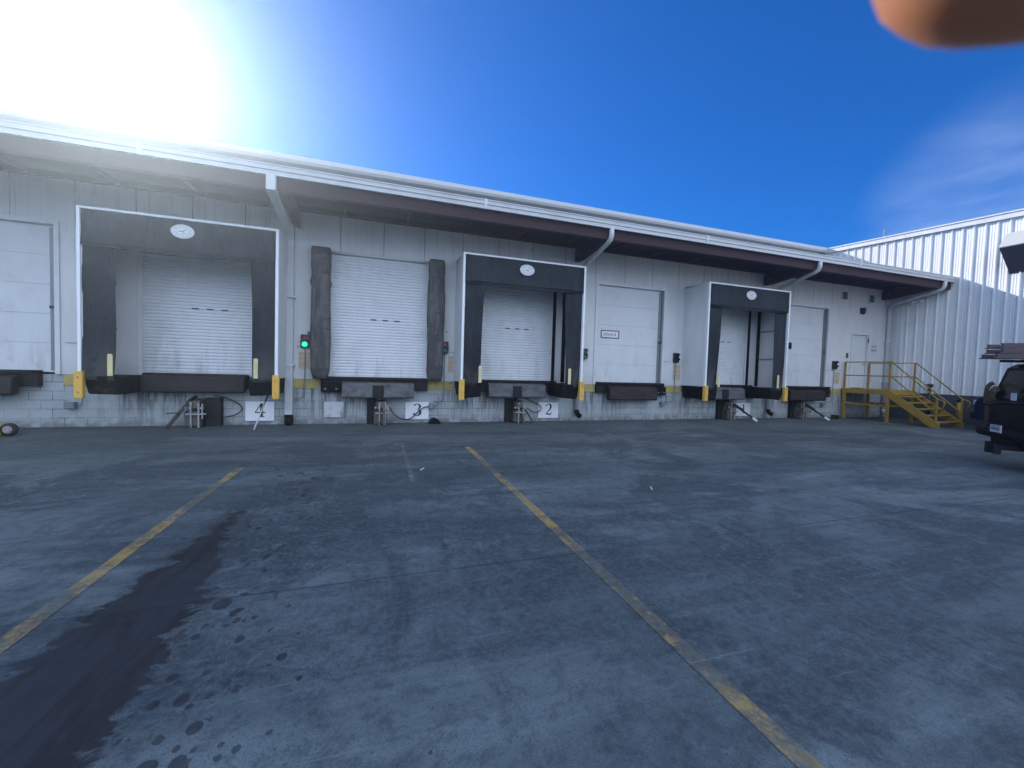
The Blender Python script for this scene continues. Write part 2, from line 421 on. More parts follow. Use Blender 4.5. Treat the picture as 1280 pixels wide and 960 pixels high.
def stripe(x, y0, y1, w, m, name='parking_line', skew=0):
    bm = NB(); n = 40; rng = random.Random(int(x*100))
    L = []; Rr = []
    for i in range(n+1):
        y = y0+(y1-y0)*i/n; j = rng.uniform(-.004,.004); k = rng.uniform(-.004,.004); xx = x+skew*(y-y0)
        L.append(bm.verts.new((xx-w/2+j, y, .004))); Rr.append(bm.verts.new((xx+w/2+k, y, .004)))
    for i in range(n): bm.faces.new((L[i], Rr[i], Rr[i+1], L[i+1]))
    return obj(name, bm, m, kind='structure')
stripe(1.70, -16, -3.6, .11, M['line'])
stripe(-1.93, -16, -4.6, .11, M['line'])
stripe(.46, -5.9, -3.0, .07, M['line_pale'])
stripe(9.3, -6.5, -2.2, .08, M['line_pale'])
stripe(5.55, -4.2, -1.9, .08, M['line_pale'])

# ------------------------------------------------------------------ main warehouse
W = thing('warehouse', 'long white sided loading warehouse with numbered docks and a deep overhanging eave', 'warehouse')
ZT = 5.52
ops = [(-9.25,-6.72,1.2,4.4),(-5.25,-2.75,1.2,4.3),(-1.25,1.27,1.2,4.44),(2.54,5.04,1.2,4.3),(6.60,9.12,1.2,4.37),(10.42,12.87,1.2,4.3),(14.5,17.02,1.2,4.36),(18.45,19.48,1.22,3.48)]
bm = NB(); xl = -30
for x0, x1, z0, z1 in ops:
    bx(bm, xl, x0, 0, .22, 1.17, ZT); bx(bm, x0, x1, 0, .22, z1, ZT); xl = x1
bx(bm, xl, 20.74, 0, .22, 1.17, ZT)
obj('wall', bm, M['wall'], W)
bm = NB(); bx(bm, -30, 20.74, .03, .4, -.2, 1.165); obj('block_base', bm, M['block'], W)
bm = NB(); bx(bm, 20.72, 20.775, -.03, .2, 0.0, 5.5); obj('corner_trim', bm, M['trim'], W)
bm = NB(); bx(bm, -30, 20.74, .4, 9, 0.02, 1.18); bx(bm, -30, 20.74, .7, .8, 1.18, 5.4); obj('dock_floor', bm, M['rbase'], W)
# yellow painted edge between the bays
for a, b in ((-6.6,-5.75),(-2.35,-1.45),(1.3,2.0),(5.62,6.62),(9.35,9.95),(17.25,18.0)):
    bm = NB(); bx(bm, a, b, .008, .03, .93, 1.165); obj('dock_edge', bm, M['band'], W)
# roof: deck, underside, eave steel
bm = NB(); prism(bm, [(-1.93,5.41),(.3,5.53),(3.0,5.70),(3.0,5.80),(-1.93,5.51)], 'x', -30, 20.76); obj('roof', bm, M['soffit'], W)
bm = NB(); bx(bm, -30, 20.76, -1.88, -1.84, 5.13, 5.405); bx(bm, -30, 20.76, -1.84, -1.74, 5.13, 5.15); bx(bm, -30,20.76,-1.84,-1.74,5.36,5.38)
obj('eave_beam', bm, M['brown'], W)
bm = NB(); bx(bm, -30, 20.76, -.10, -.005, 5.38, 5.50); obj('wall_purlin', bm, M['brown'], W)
# ribs in the soffit
for k in range(26):
    bm = NB(); x = -19.5+k*1.55; bar(bm, (x,-1.72,5.37), (x,-.11,5.44), .05, .07); obj('soffit_joist', bm, M['brown'], W)
# gutter with stepped face
bm = NB(); prism(bm, [(-1.94,5.38),(-2.0,5.38),(-2.0,5.465),(-2.02,5.48),(-2.02,5.56),(-2.035,5.565),(-2.035,5.59),(-2.0,5.59),(-1.94,5.58)], 'x', -30, 20.765)
g = obj('gutter', bm, M['gutter'], W)
for gx in (-4.35, 2.3, 8.9, 15.4):
    bm = NB(); prism(bm, [(-2.005,5.375),(-2.03,5.47),(-2.045,5.595),(-1.99,5.6),(-1.95,5.375)], 'x', gx, gx+.07); obj('gutter_joint', bm, M['trim'], g)
# higher bay behind the eave
bm = NB(); bx(bm, -30, 20.76, 3.0, 3.2, 5.5, 7.72); obj('upper_wall', bm, M['wall'], W)
bm = NB(); prism(bm, [(2.70,7.72),(2.66,7.80),(2.66,7.93),(2.9,7.96),(10.5,8.7),(10.5,8.55),(3.0,7.72)], 'x', -30, 20.76); obj('upper_roof', bm, M['roofm'], W)
# outriggers
for ox in (-10.0, -2.0, 5.8, 13.58, 20.2):
    bm = NB(); prism(bm, [(-.005,5.34),(-.005,4.97),(-.35,4.96),(-1.83,5.16),(-1.83,5.38)], 'x', ox-.075, ox+.075); o = obj('outrigger', bm, M['brown'], W, bevel=.006)
    bm = NB(); cyl(bm, (ox-.12,-.25,5.16), (ox+.12,-.25,5.16), .018, 8); obj('bolt', bm, M['zinc'], o)
# downspouts
def downspout(x, xb, zend, dark=True, w=.13):
    bm = NB(); p = [(x,-1.97,5.40),(x,-1.97,5.22),(x,-1.93,5.12),(x,-1.8,5.06),(x+(xb-x)*.8,-.28,4.78),(xb,-.12,4.70),(xb,-.085,4.55),(xb,-.085,zend)]
    if w > .15:
        prism(bm, [(p[0][1]-.05,5.39),(p[0][1]+.05,5.39),(p[0][1]+.05,5.15),(-.17,4.80),(-.03,4.62),(-.03,zend),(-.14,zend),(-.14,4.60),(-.25,4.72),(p[0][1]-.05,5.08)], 'x', xb-w/2, xb+w/2)
    else: tube(bm, p, w*.5, 12)
    o = obj('downspout', bm, M['pipe'], W, smooth=False)
    if w < .15:
        for f in o.data.polygons: f.use_smooth = True
    for z in (1.5, 3.2):
        bm = NB(); bx(bm, xb-w*.75, xb+w*.75, -.17, 0, z, z+.035); obj('strap', bm, M['trim'], o)
    bm = NB(); tube(bm, [(xb,-.085,zend+.04),(xb,-.09,zend-.02),(xb+.02,-.14,zend-.1),(xb+.03,-.24,zend-.14)], w*.6, 12)
    obj('elbow', bm, M['rubber' if dark else 'pipe'], o, smooth=True)
downspout(-2.0, -2.16, .22, True, .17)
downspout(5.8, 5.93, .32)
downspout(13.58, 13.97, .32)
downspout(20.2, 20.55, .3, False)

def roller(x0, x1, z1, label=None, marks=True):
    """slatted curtain whose slats are bowed, with a bottom bar and slot-shaped latches"""
    bm = NB(); zb = 1.27; p = .079; n = int((z1-zb)/p); prof = []
    for i in range(n+1):
        z = zb+i*p
        prof += [(0.066, z), (0.052, z+.008), (.047, z+.036), (.052, z+.066)]
    a = [bm.verts.new((x0-.02, y, z)) for y, z in prof]; b = [bm.verts.new((x1+.02, y, z)) for y, z in prof]
    for i in range(len(prof)-1): bm.faces.new((a[i], b[i], b[i+1], a[i+1]))
    o = obj('roller_door', bm, M['slat'], W, smooth=False)
    bm = NB(); bx(bm, x0+.005, x1-.005, .03, .075, 1.19, 1.27); obj('bottom_bar', bm, M['door'], o, bevel=.008)
    for s, gx in ((1,x0),(-1,x1)):
        bm = NB(); bx(bm, min(gx,gx+s*.05), max(gx,gx+s*.05), .015, .035, 1.19, z1); obj('guide_rail', bm, M['trim'], o)
    if x0 > 2 or x0 < -3:
        bm = NB(); bx(bm, x1+.002, x1+.10, -.03, -.004, 1.25, z1); obj('jamb_dark_gap', bm, M['rubber'], o)  # black strip stands in for the dark gap beside the door
    if marks:
        c = (x0+x1)/2+.12
        for d in (-.30,0,.30):
            bm = NB(); bx(bm, c+d-.07, c+d+.07, .03, .045, 2.78, 2.805); obj('latch_slot', bm, M['black'], o)
    return o
roller(-5.25,-2.75,4.3); roller(-1.25,1.27,4.44); roller(2.54,5.04,4.3); roller(10.42,12.87,4.3)
# rolled hood above door 3
bm = NB(); cyl(bm, (-1.25,-.015,4.46), (1.22,-.015,4.46), .035, 12); obj('door_head', bm, M['trim'], W, smooth=True)

def sectional(x0, x1, z1, extra=None):
    o = None; n = 5; h = (z1-1.21)/n
    bm = NB()
    for i in range(n):
        z = 1.21+i*h; bx(bm, x0, x1, .10, .14, z+.002, z+h-.002)
    o = obj('sectional_door', bm, M['door'], W, bevel=.002)
    bm = NB(); bx(bm, x0-.09, x0, -.03, .0, 1.17, z1+.09); bx(bm, x1, x1+.09, -.03, .0, 1.17, z1+.09); bx(bm, x0, x1, -.03, 0, z1, z1+.09)
    obj('door_trim', bm, M['trim'], o, bevel=.005)
    bm = NB(); bx(bm, x1-.04, x1-.012, .03, .1, 1.25, z1-.02); bx(bm, x1-.12, x1-.045, .07, .097, 1.25, z1-.05); obj('door_track', bm, M['conduit'], o)
    bm = NB(); bx(bm, x1-.11, x1-.02, .02, .05, 2.60, 2.66); obj('latch', bm, M['black'], o)
    return o
sectional(-9.25,-6.72,4.4); sd = sectional(6.60,9.12,4.37); sr = sectional(14.5,17.02,4.36)
bm = NB(); bx(bm, 14.89, 15.20, .09, .10, 2.71, 2.91); obj('door_window', bm, M['glass'], sr)
bm = NB(); 
for a in ((14.86,15.23,2.68,2.71),(14.86,15.23,2.91,2.94),(14.86,14.89,2.71,2.91),(15.20,15.23,2.71,2.91)): bx(bm, a[0],a[1],.085,.098,a[2],a[3])
obj('window_frame', bm, M['black'], sr)
# personnel door
bm = NB(); bx(bm, 18.5, 19.43, .05, .09, 1.23, 3.43); pd = obj('personnel_door', bm, M['door'], W, bevel=.004)
bm = NB()
for a in ((18.42,18.5,1.2,3.51),(19.43,19.51,1.2,3.51),(18.5,19.43,3.43,3.51)): bx(bm, a[0],a[1],-.03,.045,a[2],a[3])
obj('door_frame', bm, M['trim'], pd, bevel=.004)
bm = NB(); cyl(bm, (19.33,.05,2.22), (19.33,-.02,2.22), .02, 10); cyl(bm, (19.33,-.02,2.22), (19.21,-.025,2.22), .012, 8); obj('handle', bm, M['conduit'], pd, smooth=True)
for z in (1.5,2.3,3.1):
    bm = NB(); cyl(bm, (18.5,.03,z), (18.5,.03,z+.1), .013, 8); obj('hinge', bm, M['black'], pd)
bm = NB(); cyl(bm, (19.43,-.03,3.12),(19.43,-.03,3.3),.02,8); obj('door_closer', bm, M['black'], pd)
bm = NB(); cyl(bm, (18.95,.05,2.86), (18.95,.04,2.86), .05, 16); obj('viewer', bm, M['trim'], pd)
# louvre vents
for vx in (17.70, 19.32):
    bm = NB()
    for a in ((0,.03,0,.36),(.33,.36,0,.36),(.03,.33,0,.03),(.03,.33,.33,.36)): bx(bm, vx+a[0], vx+a[1], -.03, 0, 4.78+a[2], 4.78+a[3])
    o = obj('vent', bm, M['trim'], W)
    bm = NB()
    for i in range(7):
        z = 4.83+i*.044; prism(bm, [(-.004,z+.03),(-.022,z),(-.018,z-.003),(-.001,z+.026)], 'x', vx+.03, vx+.33)
    obj('louvre', bm, M['boxgrey'], o)
    bm = NB(); bx(bm, vx+.03, vx+.33, -.003, -.001, 4.81, 5.11); obj('backing', bm, M['black'], o)
# small cover plates / battens on the wall
bm = NB()
for a in ((-6.55,-6.05,1.86),(-2.0,-1.7,1.99),(1.9,2.02,1.99),(5.95,6.3,1.99),(9.2,9.45,1.98),(17.15,17.95,1.92)):
    bx(bm, a[0], a[1], -.014, 0, a[2], a[2]+.014)
obj('joint_strip', bm, M['boxgrey'], W)

# ------------------------------------------------------------------ right hand building
RB = thing('ribbed_building', 'tall white ribbed metal building at the right, its top half in the sun', 'building', (20.78,0,0))
def rw(y): return 7.60-.06*(-y)      # underside of the rake
bm = NB(); prof = []
y = 14.0; PITCH = .305
while y > -34:
    prof += [(0.0,y),(0.0,y-.085),(-.007,y-.092),(-.007,y-.104),(0.0,y-.111),(0.0,y-.155),(-.007,y-.162),(-.007,y-.174),(0,y-.181),(0,y-.225),(-.042,y-.246),(-.042,y-.276),(0,y-.297)]
    y -= PITCH
lo = [bm.verts.new((dx, yy, 1.10)) for dx, yy in prof]; hi = [bm.verts.new((dx, yy, rw(yy))) for dx, yy in prof]
for i in range(len(prof)-1): bm.faces.new((lo[i], lo[i+1], hi[i+1], hi[i]))
# backing so the wall has a thickness
obj('ribbed_wall', bm, M['rib'], RB)
bm = NB()
v = [bm.verts.new(q) for q in ((.02,14,1.1),(.02,-34,1.1),(.02,-34,rw(-34)),(.02,14,rw(14)),(25,14,1.1),(25,-34,1.1),(25,-34,rw(-34)+1.4),(25,14,rw(14)+1.4))]
for f in ((0,1,2,3),(4,7,6,5),(0,4,5,1),(3,2,6,7),(1,5,6,2),(0,3,7,4)): bm.faces.new([v[i] for i in f])
obj('building_shell', bm, M['roofm'], RB)
bm = NB()
for dx0, dx1, z0, z1 in ((-.10,.03,-.06,.12),(-.13,-.04,.12,.16),(-.04,.3,.10,.19)):
    a = [(dx0,z0),(dx1,z0),(dx1,z1),(dx0,z1)]
    v0 = [bm.verts.new((p[0],14,rw(14)+p[1])) for p in a]; v1 = [bm.verts.new((p[0],-34,rw(-34)+p[1])) for p in a]
    bm.faces.new(v0); bm.faces.new(v1[::-1])
    for i in range(4): bm.faces.new((v0[i], v1[i], v1[(i+1)%4], v0[(i+1)%4]))
obj('rake_trim', bm, M['trim'], RB)
bm = NB(); bx(bm, .01, .3, -34, 14, -.2, 1.10); obj('base_wall', bm, M['rbase'], RB)
bm = NB(); bx(bm, -.04, .0, -.44, -.04, 1.1, 5.3); obj('corner_panel', bm, M['plain'], RB)
# hood: closed section, darker colour on the underside
bm = NB(); prism(bm, [(.0,6.60),(-.37,6.75),(-.79,6.22),(-.77,6.19),(-.34,6.66),(.0,6.55)], 'y', -3.39, -9.6)
hd = obj('wall_hood', bm, M['hood'], RB)
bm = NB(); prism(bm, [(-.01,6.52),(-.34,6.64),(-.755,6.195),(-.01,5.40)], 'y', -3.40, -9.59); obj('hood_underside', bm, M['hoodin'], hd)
# aerial mast on the rake
ae = NB(); tube(ae, [(20.80,.45,7.72),(20.80,.45,8.12)], .022, 8); tube(ae, [(20.80,.45,8.1),(20.84,.42,8.22)], .014, 6); bx(ae, 20.74, 20.86, .39, .51, 7.70, 7.78)
tag(obj('roof_aerial', ae, M['conduit']), 'short dark aerial standing on the sloping roof edge of the ribbed building', 'aerial')
# floodlight low under the eave
fl = thing('floodlight', 'small white twin floodlight on the ribbed wall just below the end of the eave', 'floodlight', (20.74,-1.0,4.82))
bm = NB(); bx(bm, -.05,0,-.06,.06,-.05,.05); obj('bracket', bm, M['trim'], fl)
for s in (-1,1):
    bm = NB(); tube(bm, [(-.05,s*.05,0),(-.12,s*.1,0),(-.24,s*.16,-.05)], [.03,.045,.06], 10); obj('lamp_head', bm, M['bright'], fl, smooth=True)

# ------------------------------------------------------------------ emblem
def fan(bm, cx, cz, rx, rz, y, n=28, t0=0, t1=2*PI):
    c = bm.verts.new((cx,y,cz)); r = [bm.verts.new((cx+rx*math.cos(t0+(t1-t0)*k/n), y, cz+rz*math.sin(t0+(t1-t0)*k/n))) for k in range(n+1)]
    for k in range(n): bm.faces.new((c, r[k], r[k+1]))
def stroke(bm, pts, w, y, closed=False):
    """pts: (x,z) list, w: width or list; a flat ribbon with real thickness 2 mm"""
    n = len(pts); L = []
    for i, p in enumerate(pts):
        a = pts[max(0,i-1)]; b = pts[min(n-1,i+1)]
        if closed: a = pts[i-1]; b = pts[(i+1)%n]
        dx, dz = b[0]-a[0], b[1]-a[1]; l = math.hypot(dx,dz) or 1; nx, nz = -dz/l, dx/l
        ww = (w[i] if isinstance(w,(list,tuple)) else w)/2
        L.append([bm.verts.new((p[0]+s*nx*ww, yy, p[1]+s*nz*ww)) for yy in (y, y+.002) for s in (-1,1)])
    rng = range(n if closed else n-1)
    for i in rng:
        a, b = L[i], L[(i+1)%n]
        bm.faces.new((a[0],a[1],b[1],b[0])); bm.faces.new((a[2],b[2],b[3],a[3])); bm.faces.new((a[0],b[0],b[2],a[2])); bm.faces.new((a[1],a[3],b[3],b[1]))
def arcp(cx, cz, rx, rz, a0, a1, n=12): return [(cx+rx*math.cos(R(a0+(a1-a0)*k/n)), cz+rz*math.sin(R(a0+(a1-a0)*k/n))) for k in range(n+1)]
def emblem(parent, cx, cz, y):
    bm = NB(); 
    pts = arcp(cx, cz, .21, .145, 0, 360, 36)[:-1]; prism(bm, pts, 'y', y-.006, y)
    o = obj('emblem', bm, M['bright'], parent)
    bm = NB(); yy = y-.009
    stroke(bm, arcp(cx,cz,.192,.130,0,360,36)[:-1], .007, yy, True)
    stroke(bm, arcp(cx,cz,.118,.072,0,360,30)[:-1], .006, yy, True)
    for k in range(26):      # ring of tiny lettering
        a = R(k*360/26); 
        if k in (0, 13): continue
        h = .016 if k % 3 else .011
        p0 = (cx+(.155-h)*math.cos(a), cz+(.101-h)*math.sin(a)); p1 = (cx+(.155+h)*math.cos(a+.03), cz+(.101+h)*math.sin(a+.03)); stroke(bm, [p0,p1], .009, yy)
    stroke(bm, [(cx-.085,cz-.03),(cx-.04,cz+.01),(cx,cz-.005),(cx+.04,cz+.03),(cx+.08,cz+.012)], [.006,.02,.026,.018,.006], yy)
    stroke(bm, [(cx-.03,cz-.05),(cx+.02,cz-.028),(cx+.07,cz-.034)], [.004,.014,.004], yy)
    obj('emblem_marks', bm, M['boxgrey'], o)

# ------------------------------------------------------------------ dock shelters
def shelter(x0, label, seed, x_guard=None):
    rng = random.Random(seed); w = 3.52; D = 1.10; zb = 1.20; zt = 4.56
    t = thing('dock_shelter', label, 'dock shelter', (x0,0,0), 0, 'dark curtained dock shelters with white edges')
    for s in (0, 1):
        X = s*(w-.06)
        bm = NB(); bx(bm, X, X+.06, -D+.03, -.002, zb, zt-.04); obj('side_panel', bm, M['plain'], t)
        bm = NB()
        for zz in (2.2, 3.2): bx(bm, X-.035 if s else X+.06, X if s else X+.095, -D+.08, -.01, zz, zz+.04)
        obj('inner_rail', bm, M['boxgrey'], t)
    bm = NB(); prism(bm, [(-.002,zt+.05),(-.002,zt),(-D+.03,zt-.05),(-D+.03,zt)], 'x', 0, w); obj('top_panel', bm, M['plain'], t)
    # white edge angle round the front
    bm = NB(); f = .045
    bx(bm, -.012, f, -D-.01, -D+.03, zb-.02, zt); bx(bm, w-f, w+.012, -D-.01, -D+.03, zb-.02, zt); bx(bm, f, w-f, -D-.01, -D+.03, zt-f, zt)
    bx(bm, -.012, -.002, -D+.03, -D+.07, zb, zt); bx(bm, w+.002, w+.012, -D+.03, -D+.07, zb, zt)
    obj('edge_trim', bm, M['bright'], t, bevel=.004)
    # curtains: wavy sheets with thickness
    def sheet(xa, xb, za, zb_, name, m, y, amp, cut=None, sag=0):
        bm = NB(); nx, nz = 14, 26; g = []
        ph = rng.uniform(0,6); ph2 = rng.uniform(0,6)
        for j in range(nz+1):
            row = []
            for i in range(nx+1):
                u = i/nx; v = j/nz; xx = xa+(xb-xa)*u; zz = za+(zb_-za)*v
                if cut: xx += cut(u, v)
                if sag: zz += -sag*math.sin(u*PI)*(1-v) + rng.uniform(-.006,.006)*(1-v)
                yy = y + amp*(math.sin(3.1*u+ph+1.3*v)*.6+math.sin(7*v+ph2)*.35) + amp*1.2*(1-v)**2*math.sin(5*u+ph2)
                row.append(bm.verts.new((xx, yy, zz)))
            g.append(row)
        for j in range(nz):
            for i in range(nx): bm.faces.new((g[j][i], g[j][i+1], g[j+1][i+1], g[j+1][i]))
        o = obj(name, bm, m, t, smooth=True)
        s = o.modifiers.new('thick', 'SOLIDIFY'); s.thickness = .006; s.offset = 0
        return o
    sheet(.05, w-.05, 3.80, zt-.05, 'header_curtain', M['header'], -D+.015, .02, sag=.05)
    lw, rw_ = rng.uniform(.56,.60), rng.uniform(.54,.60)
    sheet(.05, lw, 1.10, 3.86, 'side_curtain', M['curtain'], -D+.055, .032, cut=lambda u,v: -.07*u*(1-v)**2 + .02*u*math.sin(v*5+seed))
    sheet(w-rw_, w-.05, 1.10, 3.86, 'side_curtain', M['curtain'], -D+.055, .032, cut=lambda u,v: .07*(1-u)*(1-v)**2 - .02*(1-u)*math.sin(v*4+seed*2))
    # stitched seams over the header
    bm = NB(); bx(bm, .06, w-.06, -D-.018, -D-.006, 3.835, 3.85); obj('hem', bm, M['rubber'], t)
    # drooping base pads
    for s in (0,1):
        bm = NB(); a, b = (.02,.58) if s == 0 else (w-.58, w-.02)
        v = bx(bm, a, b, -D+.06, -.002, .78, 1.19)
        for q in v:
            if q.co.z < 1: 
                q.co.x += (.06 if (q.co.x < w/2) == (s == 0) and s == 0 and q.co.x < .1 else 0) + (-.06 if s == 1 and q.co.x > w-.1 else 0); q.co.y += .06 if q.co.y < -.5 else 0; q.co.z += rng.uniform(-.05,.05)
        obj('base_pad', bm, M['rubber'], t, bevel=.03)
        gx = -.05 if s == 0 else w-.09
        bm = NB(); bx(bm, gx, gx+.14, -D-.06, -D+.045, .74, 1.28 - (.05 if seed == 3 else 0)); gd = obj('corner_guard', bm, M['orange'], t, bevel=.012)
        bm = NB()
        for z in (.86, 1.16): cyl(bm, (gx+.07,-D-.058,z), (gx+.07,-D-.072,z), .016, 8)
        obj('bolt', bm, M['boxgrey'], gd)
        sx = lw-.115 if s == 0 else w-.46
        bm = NB(); prism(bm, [(sx,1.2),(sx+.085,1.2),(sx+.085,1.62),(sx+.07,1.645),(sx+.015,1.645),(sx,1.62)], 'y', -D-.045, -D-.03); obj('guide_strip', bm, M['strip'], t)
    bm = NB(); bx(bm, w-.17, w-.061, -.045, -.003, zb+.02, 4.3); obj('corner_shade_strip', bm, M['rubber'], t)  # black strip stands in for the shadow in the inner corner
    emblem(t, w/2+ (-.02), 4.27, -D-.012)
    return t
s4 = shelter(-5.73, 'charcoal dock shelter of dock 4, leftmost, beside the big square downspout', 1)
s2 = shelter(2.02, 'charcoal dock shelter of dock 2, between the padded dock door and the closed plain door', 2)
s1 = shelter(9.97, 'charcoal dock shelter of dock 1, nearest the yellow stairs, white side panel showing', 3)

# ------------------------------------------------------------------ dock pads at door 3
def pad(x, label, seed, bulge):
    rng = random.Random(seed); bm = NB(); nz = 30; prev = None; zb, zt = 1.19, 4.5
    for j in range(nz+1):
        v = j/nz; z = zb+(zt-zb)*v
        w = .23+.012*math.sin(v*9+seed)+rng.uniform(-.006,.006); d = .30
        if v < .07: k = math.sqrt(v/.07*.85+.15); w *= .62+.38*k; d *= .7+.3*k
        if v > .97: w *= .93; d *= .9
        if bulge and abs(v-.74) < .02: w += .03
        ring = []
        for k in range(16):
            a = 2*PI*k/16; cx = math.copysign(abs(math.cos(a))**.5, math.cos(a))*w; cy = math.copysign(abs(math.sin(a))**.5, math.sin(a))*d/2
            ring.append(bm.verts.new((x+cx+rng.uniform(-.004,.004), -.155+cy, z)))
        if prev:
            for k in range(16): bm.faces.new((prev[k], prev[(k+1)%16], ring[(k+1)%16], ring[k]))
        else: bm.faces.new(ring[::-1])
        prev = ring
    bm.faces.new(prev)
    return tag(obj('dock_pad', bm, M['pad'], smooth=True), label, 'dock pad', 'worn pads either side of dock door 3')
pad(-1.44, 'tall worn black dock pad left of the roller door of dock 3, round bottom', 5, True)
pad(1.46, 'tall worn brownish dock pad right of the roller door of dock 3', 9, False)

# ------------------------------------------------------------------ levelers
def leveler(x0, x1, label, lx0, lx1, lz0, lz1, dark=False, prot=.32, bumps=()):
    t = thing('dock_leveler', label, 'dock leveler', ((x0+x1)/2, 0, 0), 0, 'steel levelers below the dock doors')
    c = (x0+x1)/2
    bm = NB(); bx(bm, x0-c, x1-c, -.10, .028, .90, 1.235); obj('pit_frame', bm, M['leveler'], t, bevel=.008)
    bm = NB(); bx(bm, x0-c+.05, x1-c-.05, -.16, .2, 1.236, 1.25); bx(bm, x0-c+.05, x1-c-.05, -.17,-.13, 1.19, 1.236); obj('deck_plate', bm, M['leveler'], t)
    bm = NB(); prism(bm, [(-.12,lz1),(-.20,lz1+.02),(-prot,lz1-.03),(-prot-.02,lz0+.04),(-prot+.02,lz0),(-.12,lz0+.03)], 'x', lx0-c, lx1-c)
    lp = obj('lip', bm, M['lipdark' if dark else 'lip'], t, bevel=.012)
    if not dark:
        bm = NB(); m = (lx0+lx1)/2-c; bx(bm, m-.16, m+.12, -prot-.035, -prot-.012, lz0+.02, lz1-.05); obj('keeper', bm, M['leveler'], lp, bevel=.01)
    bm = NB(); n = 8; hp = []; hr_ = []
    for k in range(n):
        xx = lx0-c+.05+(lx1-lx0-.1)*k/(n-1); hp += [(xx-.05,-.2,lz1+.02),(xx-.049,-.2,lz1+.02),(xx+.049,-.2,lz1+.02),(xx+.05,-.2,lz1+.02)]; hr_ += [.012,.022,.022,.012]
    tube(bm, hp, hr_, 8)
    obj('hinge', bm, M['lipdark'], t)
    for a, b in bumps:
        bm = NB(); bx(bm, a-c, b-c, -.14, .025, .84, 1.12); bp = obj('bumper', bm, M['rubber'], t, bevel=.012)
        for fx in (.22,.78):
            bm = NB(); xx = a-c+(b-a)*fx; cyl(bm, (xx,-.138,.93), (xx,-.16,.93), .022, 10); obj('bolt', bm, M['zinc'], bp, smooth=False)
    return t
leveler(-9.4,-6.95,'brown dock leveler under the white door at the far left', -9.0,-7.25,.72,1.10, True)
leveler(-5.15,-3.05,'wide dark dock leveler of dock 4 below the leftmost shelter', -5.1,-3.08,.80,1.20, True, .30, ((-3.02,-2.42),))
leveler(-1.42,1.28,'dock leveler of dock 3 with two worn grey lip patches', -.9,.9,.70,1.10, False, .34, ((-1.42,-.95),))
leveler(2.62,5.2,'dock leveler of dock 2, grey lip above sign 2', 2.98,4.75,.74,1.14, False, .34)
leveler(6.6,9.2,'dark protruding dock leveler under the closed plain white door', 6.95,8.75,.68,1.10, True, .34, ((8.85,9.25),))
leveler(10.5,13.1,'dock leveler of dock 1 inside the rightmost shelter', 10.75,12.5,.72,1.14, False, .34)
leveler(14.6,17.2,'brown dock leveler under the white door next to the yellow stairs', 14.75,16.6,.70,1.08, True, .36, ((16.75,17.2),))

# ------------------------------------------------------------------ restraints
def restraint(x, label, variant):
    t = thing('vehicle_restraint', label, 'vehicle restraint', (x,0,0), 0, 'hook restraints on the wall under the levelers')
    bm = NB(); bx(bm, .10, .42, -.16, .03, 0, .68) if variant in (0,) else bx(bm, -.42, -.2, -.10, .03, 0, .70); obj('wall_channel', bm, M['restrd'], t, bevel=.01)
    bm = NB(); bx(bm, -.24, .08, -.34, -.005, .02, .38); obj('motor_box', bm, M['restr'], t, bevel=.02)
    bm = NB(); prism(bm, [(-.04,.66),(-.30,.62),(-.36,.46),(-.30,.40),(-.12,.44)], 'x', -.20, .06); obj('hook_housing', bm, M['restr'], t, bevel=.012)
    for dx in (-.10, .05):
        bm = NB(); bx(bm, dx-.018, dx+.018, -.385, -.345, 0.0, .60); obj('guide_bar', bm, M['zinc'], t, bevel=.004)
    bm = NB(); bx(bm, -.2, .2, -.39, -.35, .30, .335); bx(bm, .1, .13, -.36,-.3,.2,.55); obj('cross_bar', bm, M['zinc'], t, bevel=.003)
    for dx in (-.2,-.13,.10):
        bm = NB(); cyl(bm, (dx,-.345,.46), (dx,-.365,.46), .03, 12); obj('bolt_head', bm, M['zinc'], t)
    bm = NB()
    if variant == 0: bar(bm, (-.22,-.30,.52), (-.46,-.62,.03), .05, .07); bar(bm, (-.25,-.40,.36),(-.55,-.42,.34),.03,.03)
    elif variant == 1: bar(bm, (.0,-.38,.46), (.02,-.52,.01), .06, .05)
    elif variant == 2: bar(bm, (.10,-.36,.42), (.30,-.55,.02), .055, .04); bar(bm, (.0,-.4,.3),(.03,-.5,.02),.05,.04)
    else: bar(bm, (.10,-.36,.50), (.40,-.80,.13), .055, .06); bar(bm, (.0,-.36,.56),(.28,-.5,.36),.07,.09)
    sa = obj('stop_arm', bm, M['restr' if variant != 3 else 'restrd'], t, bevel=.006)
    if variant == 3:
        bm = NB(); bar(bm, (.40,-.80,.13), (.48,-.92,.03), .06, .065); obj('arm_tip', bm, M['bright'], sa, bevel=.006)
    bm = NB(); cyl(bm, (-.12,-.05,.70), (-.12,-.35,.66), .035, 10); tube(bm, smooth_path([(-.1,-.3,.68),(-.2,-.36,.6),(-.15,-.38,.45),(-.2,-.36,.36)]), .012, 6); obj('hydraulic_line', bm, M['cable'], t, smooth=True)
    return t
restraint(-4.02, 'hook restraint of dock 4 with a bar leaning out to the left', 0)
restraint(.12, 'hook restraint of dock 3, left of the number 3 sign', 1)
restraint(4.0, 'hook restraint of dock 2, left of the number 2 sign', 2)
restraint(12.0, 'hook restraint of dock 1 with its arm before the number 1 sign', 3)
restraint(15.55, 'hook restraint nearest the yellow stairs with a pale tipped arm', 3)

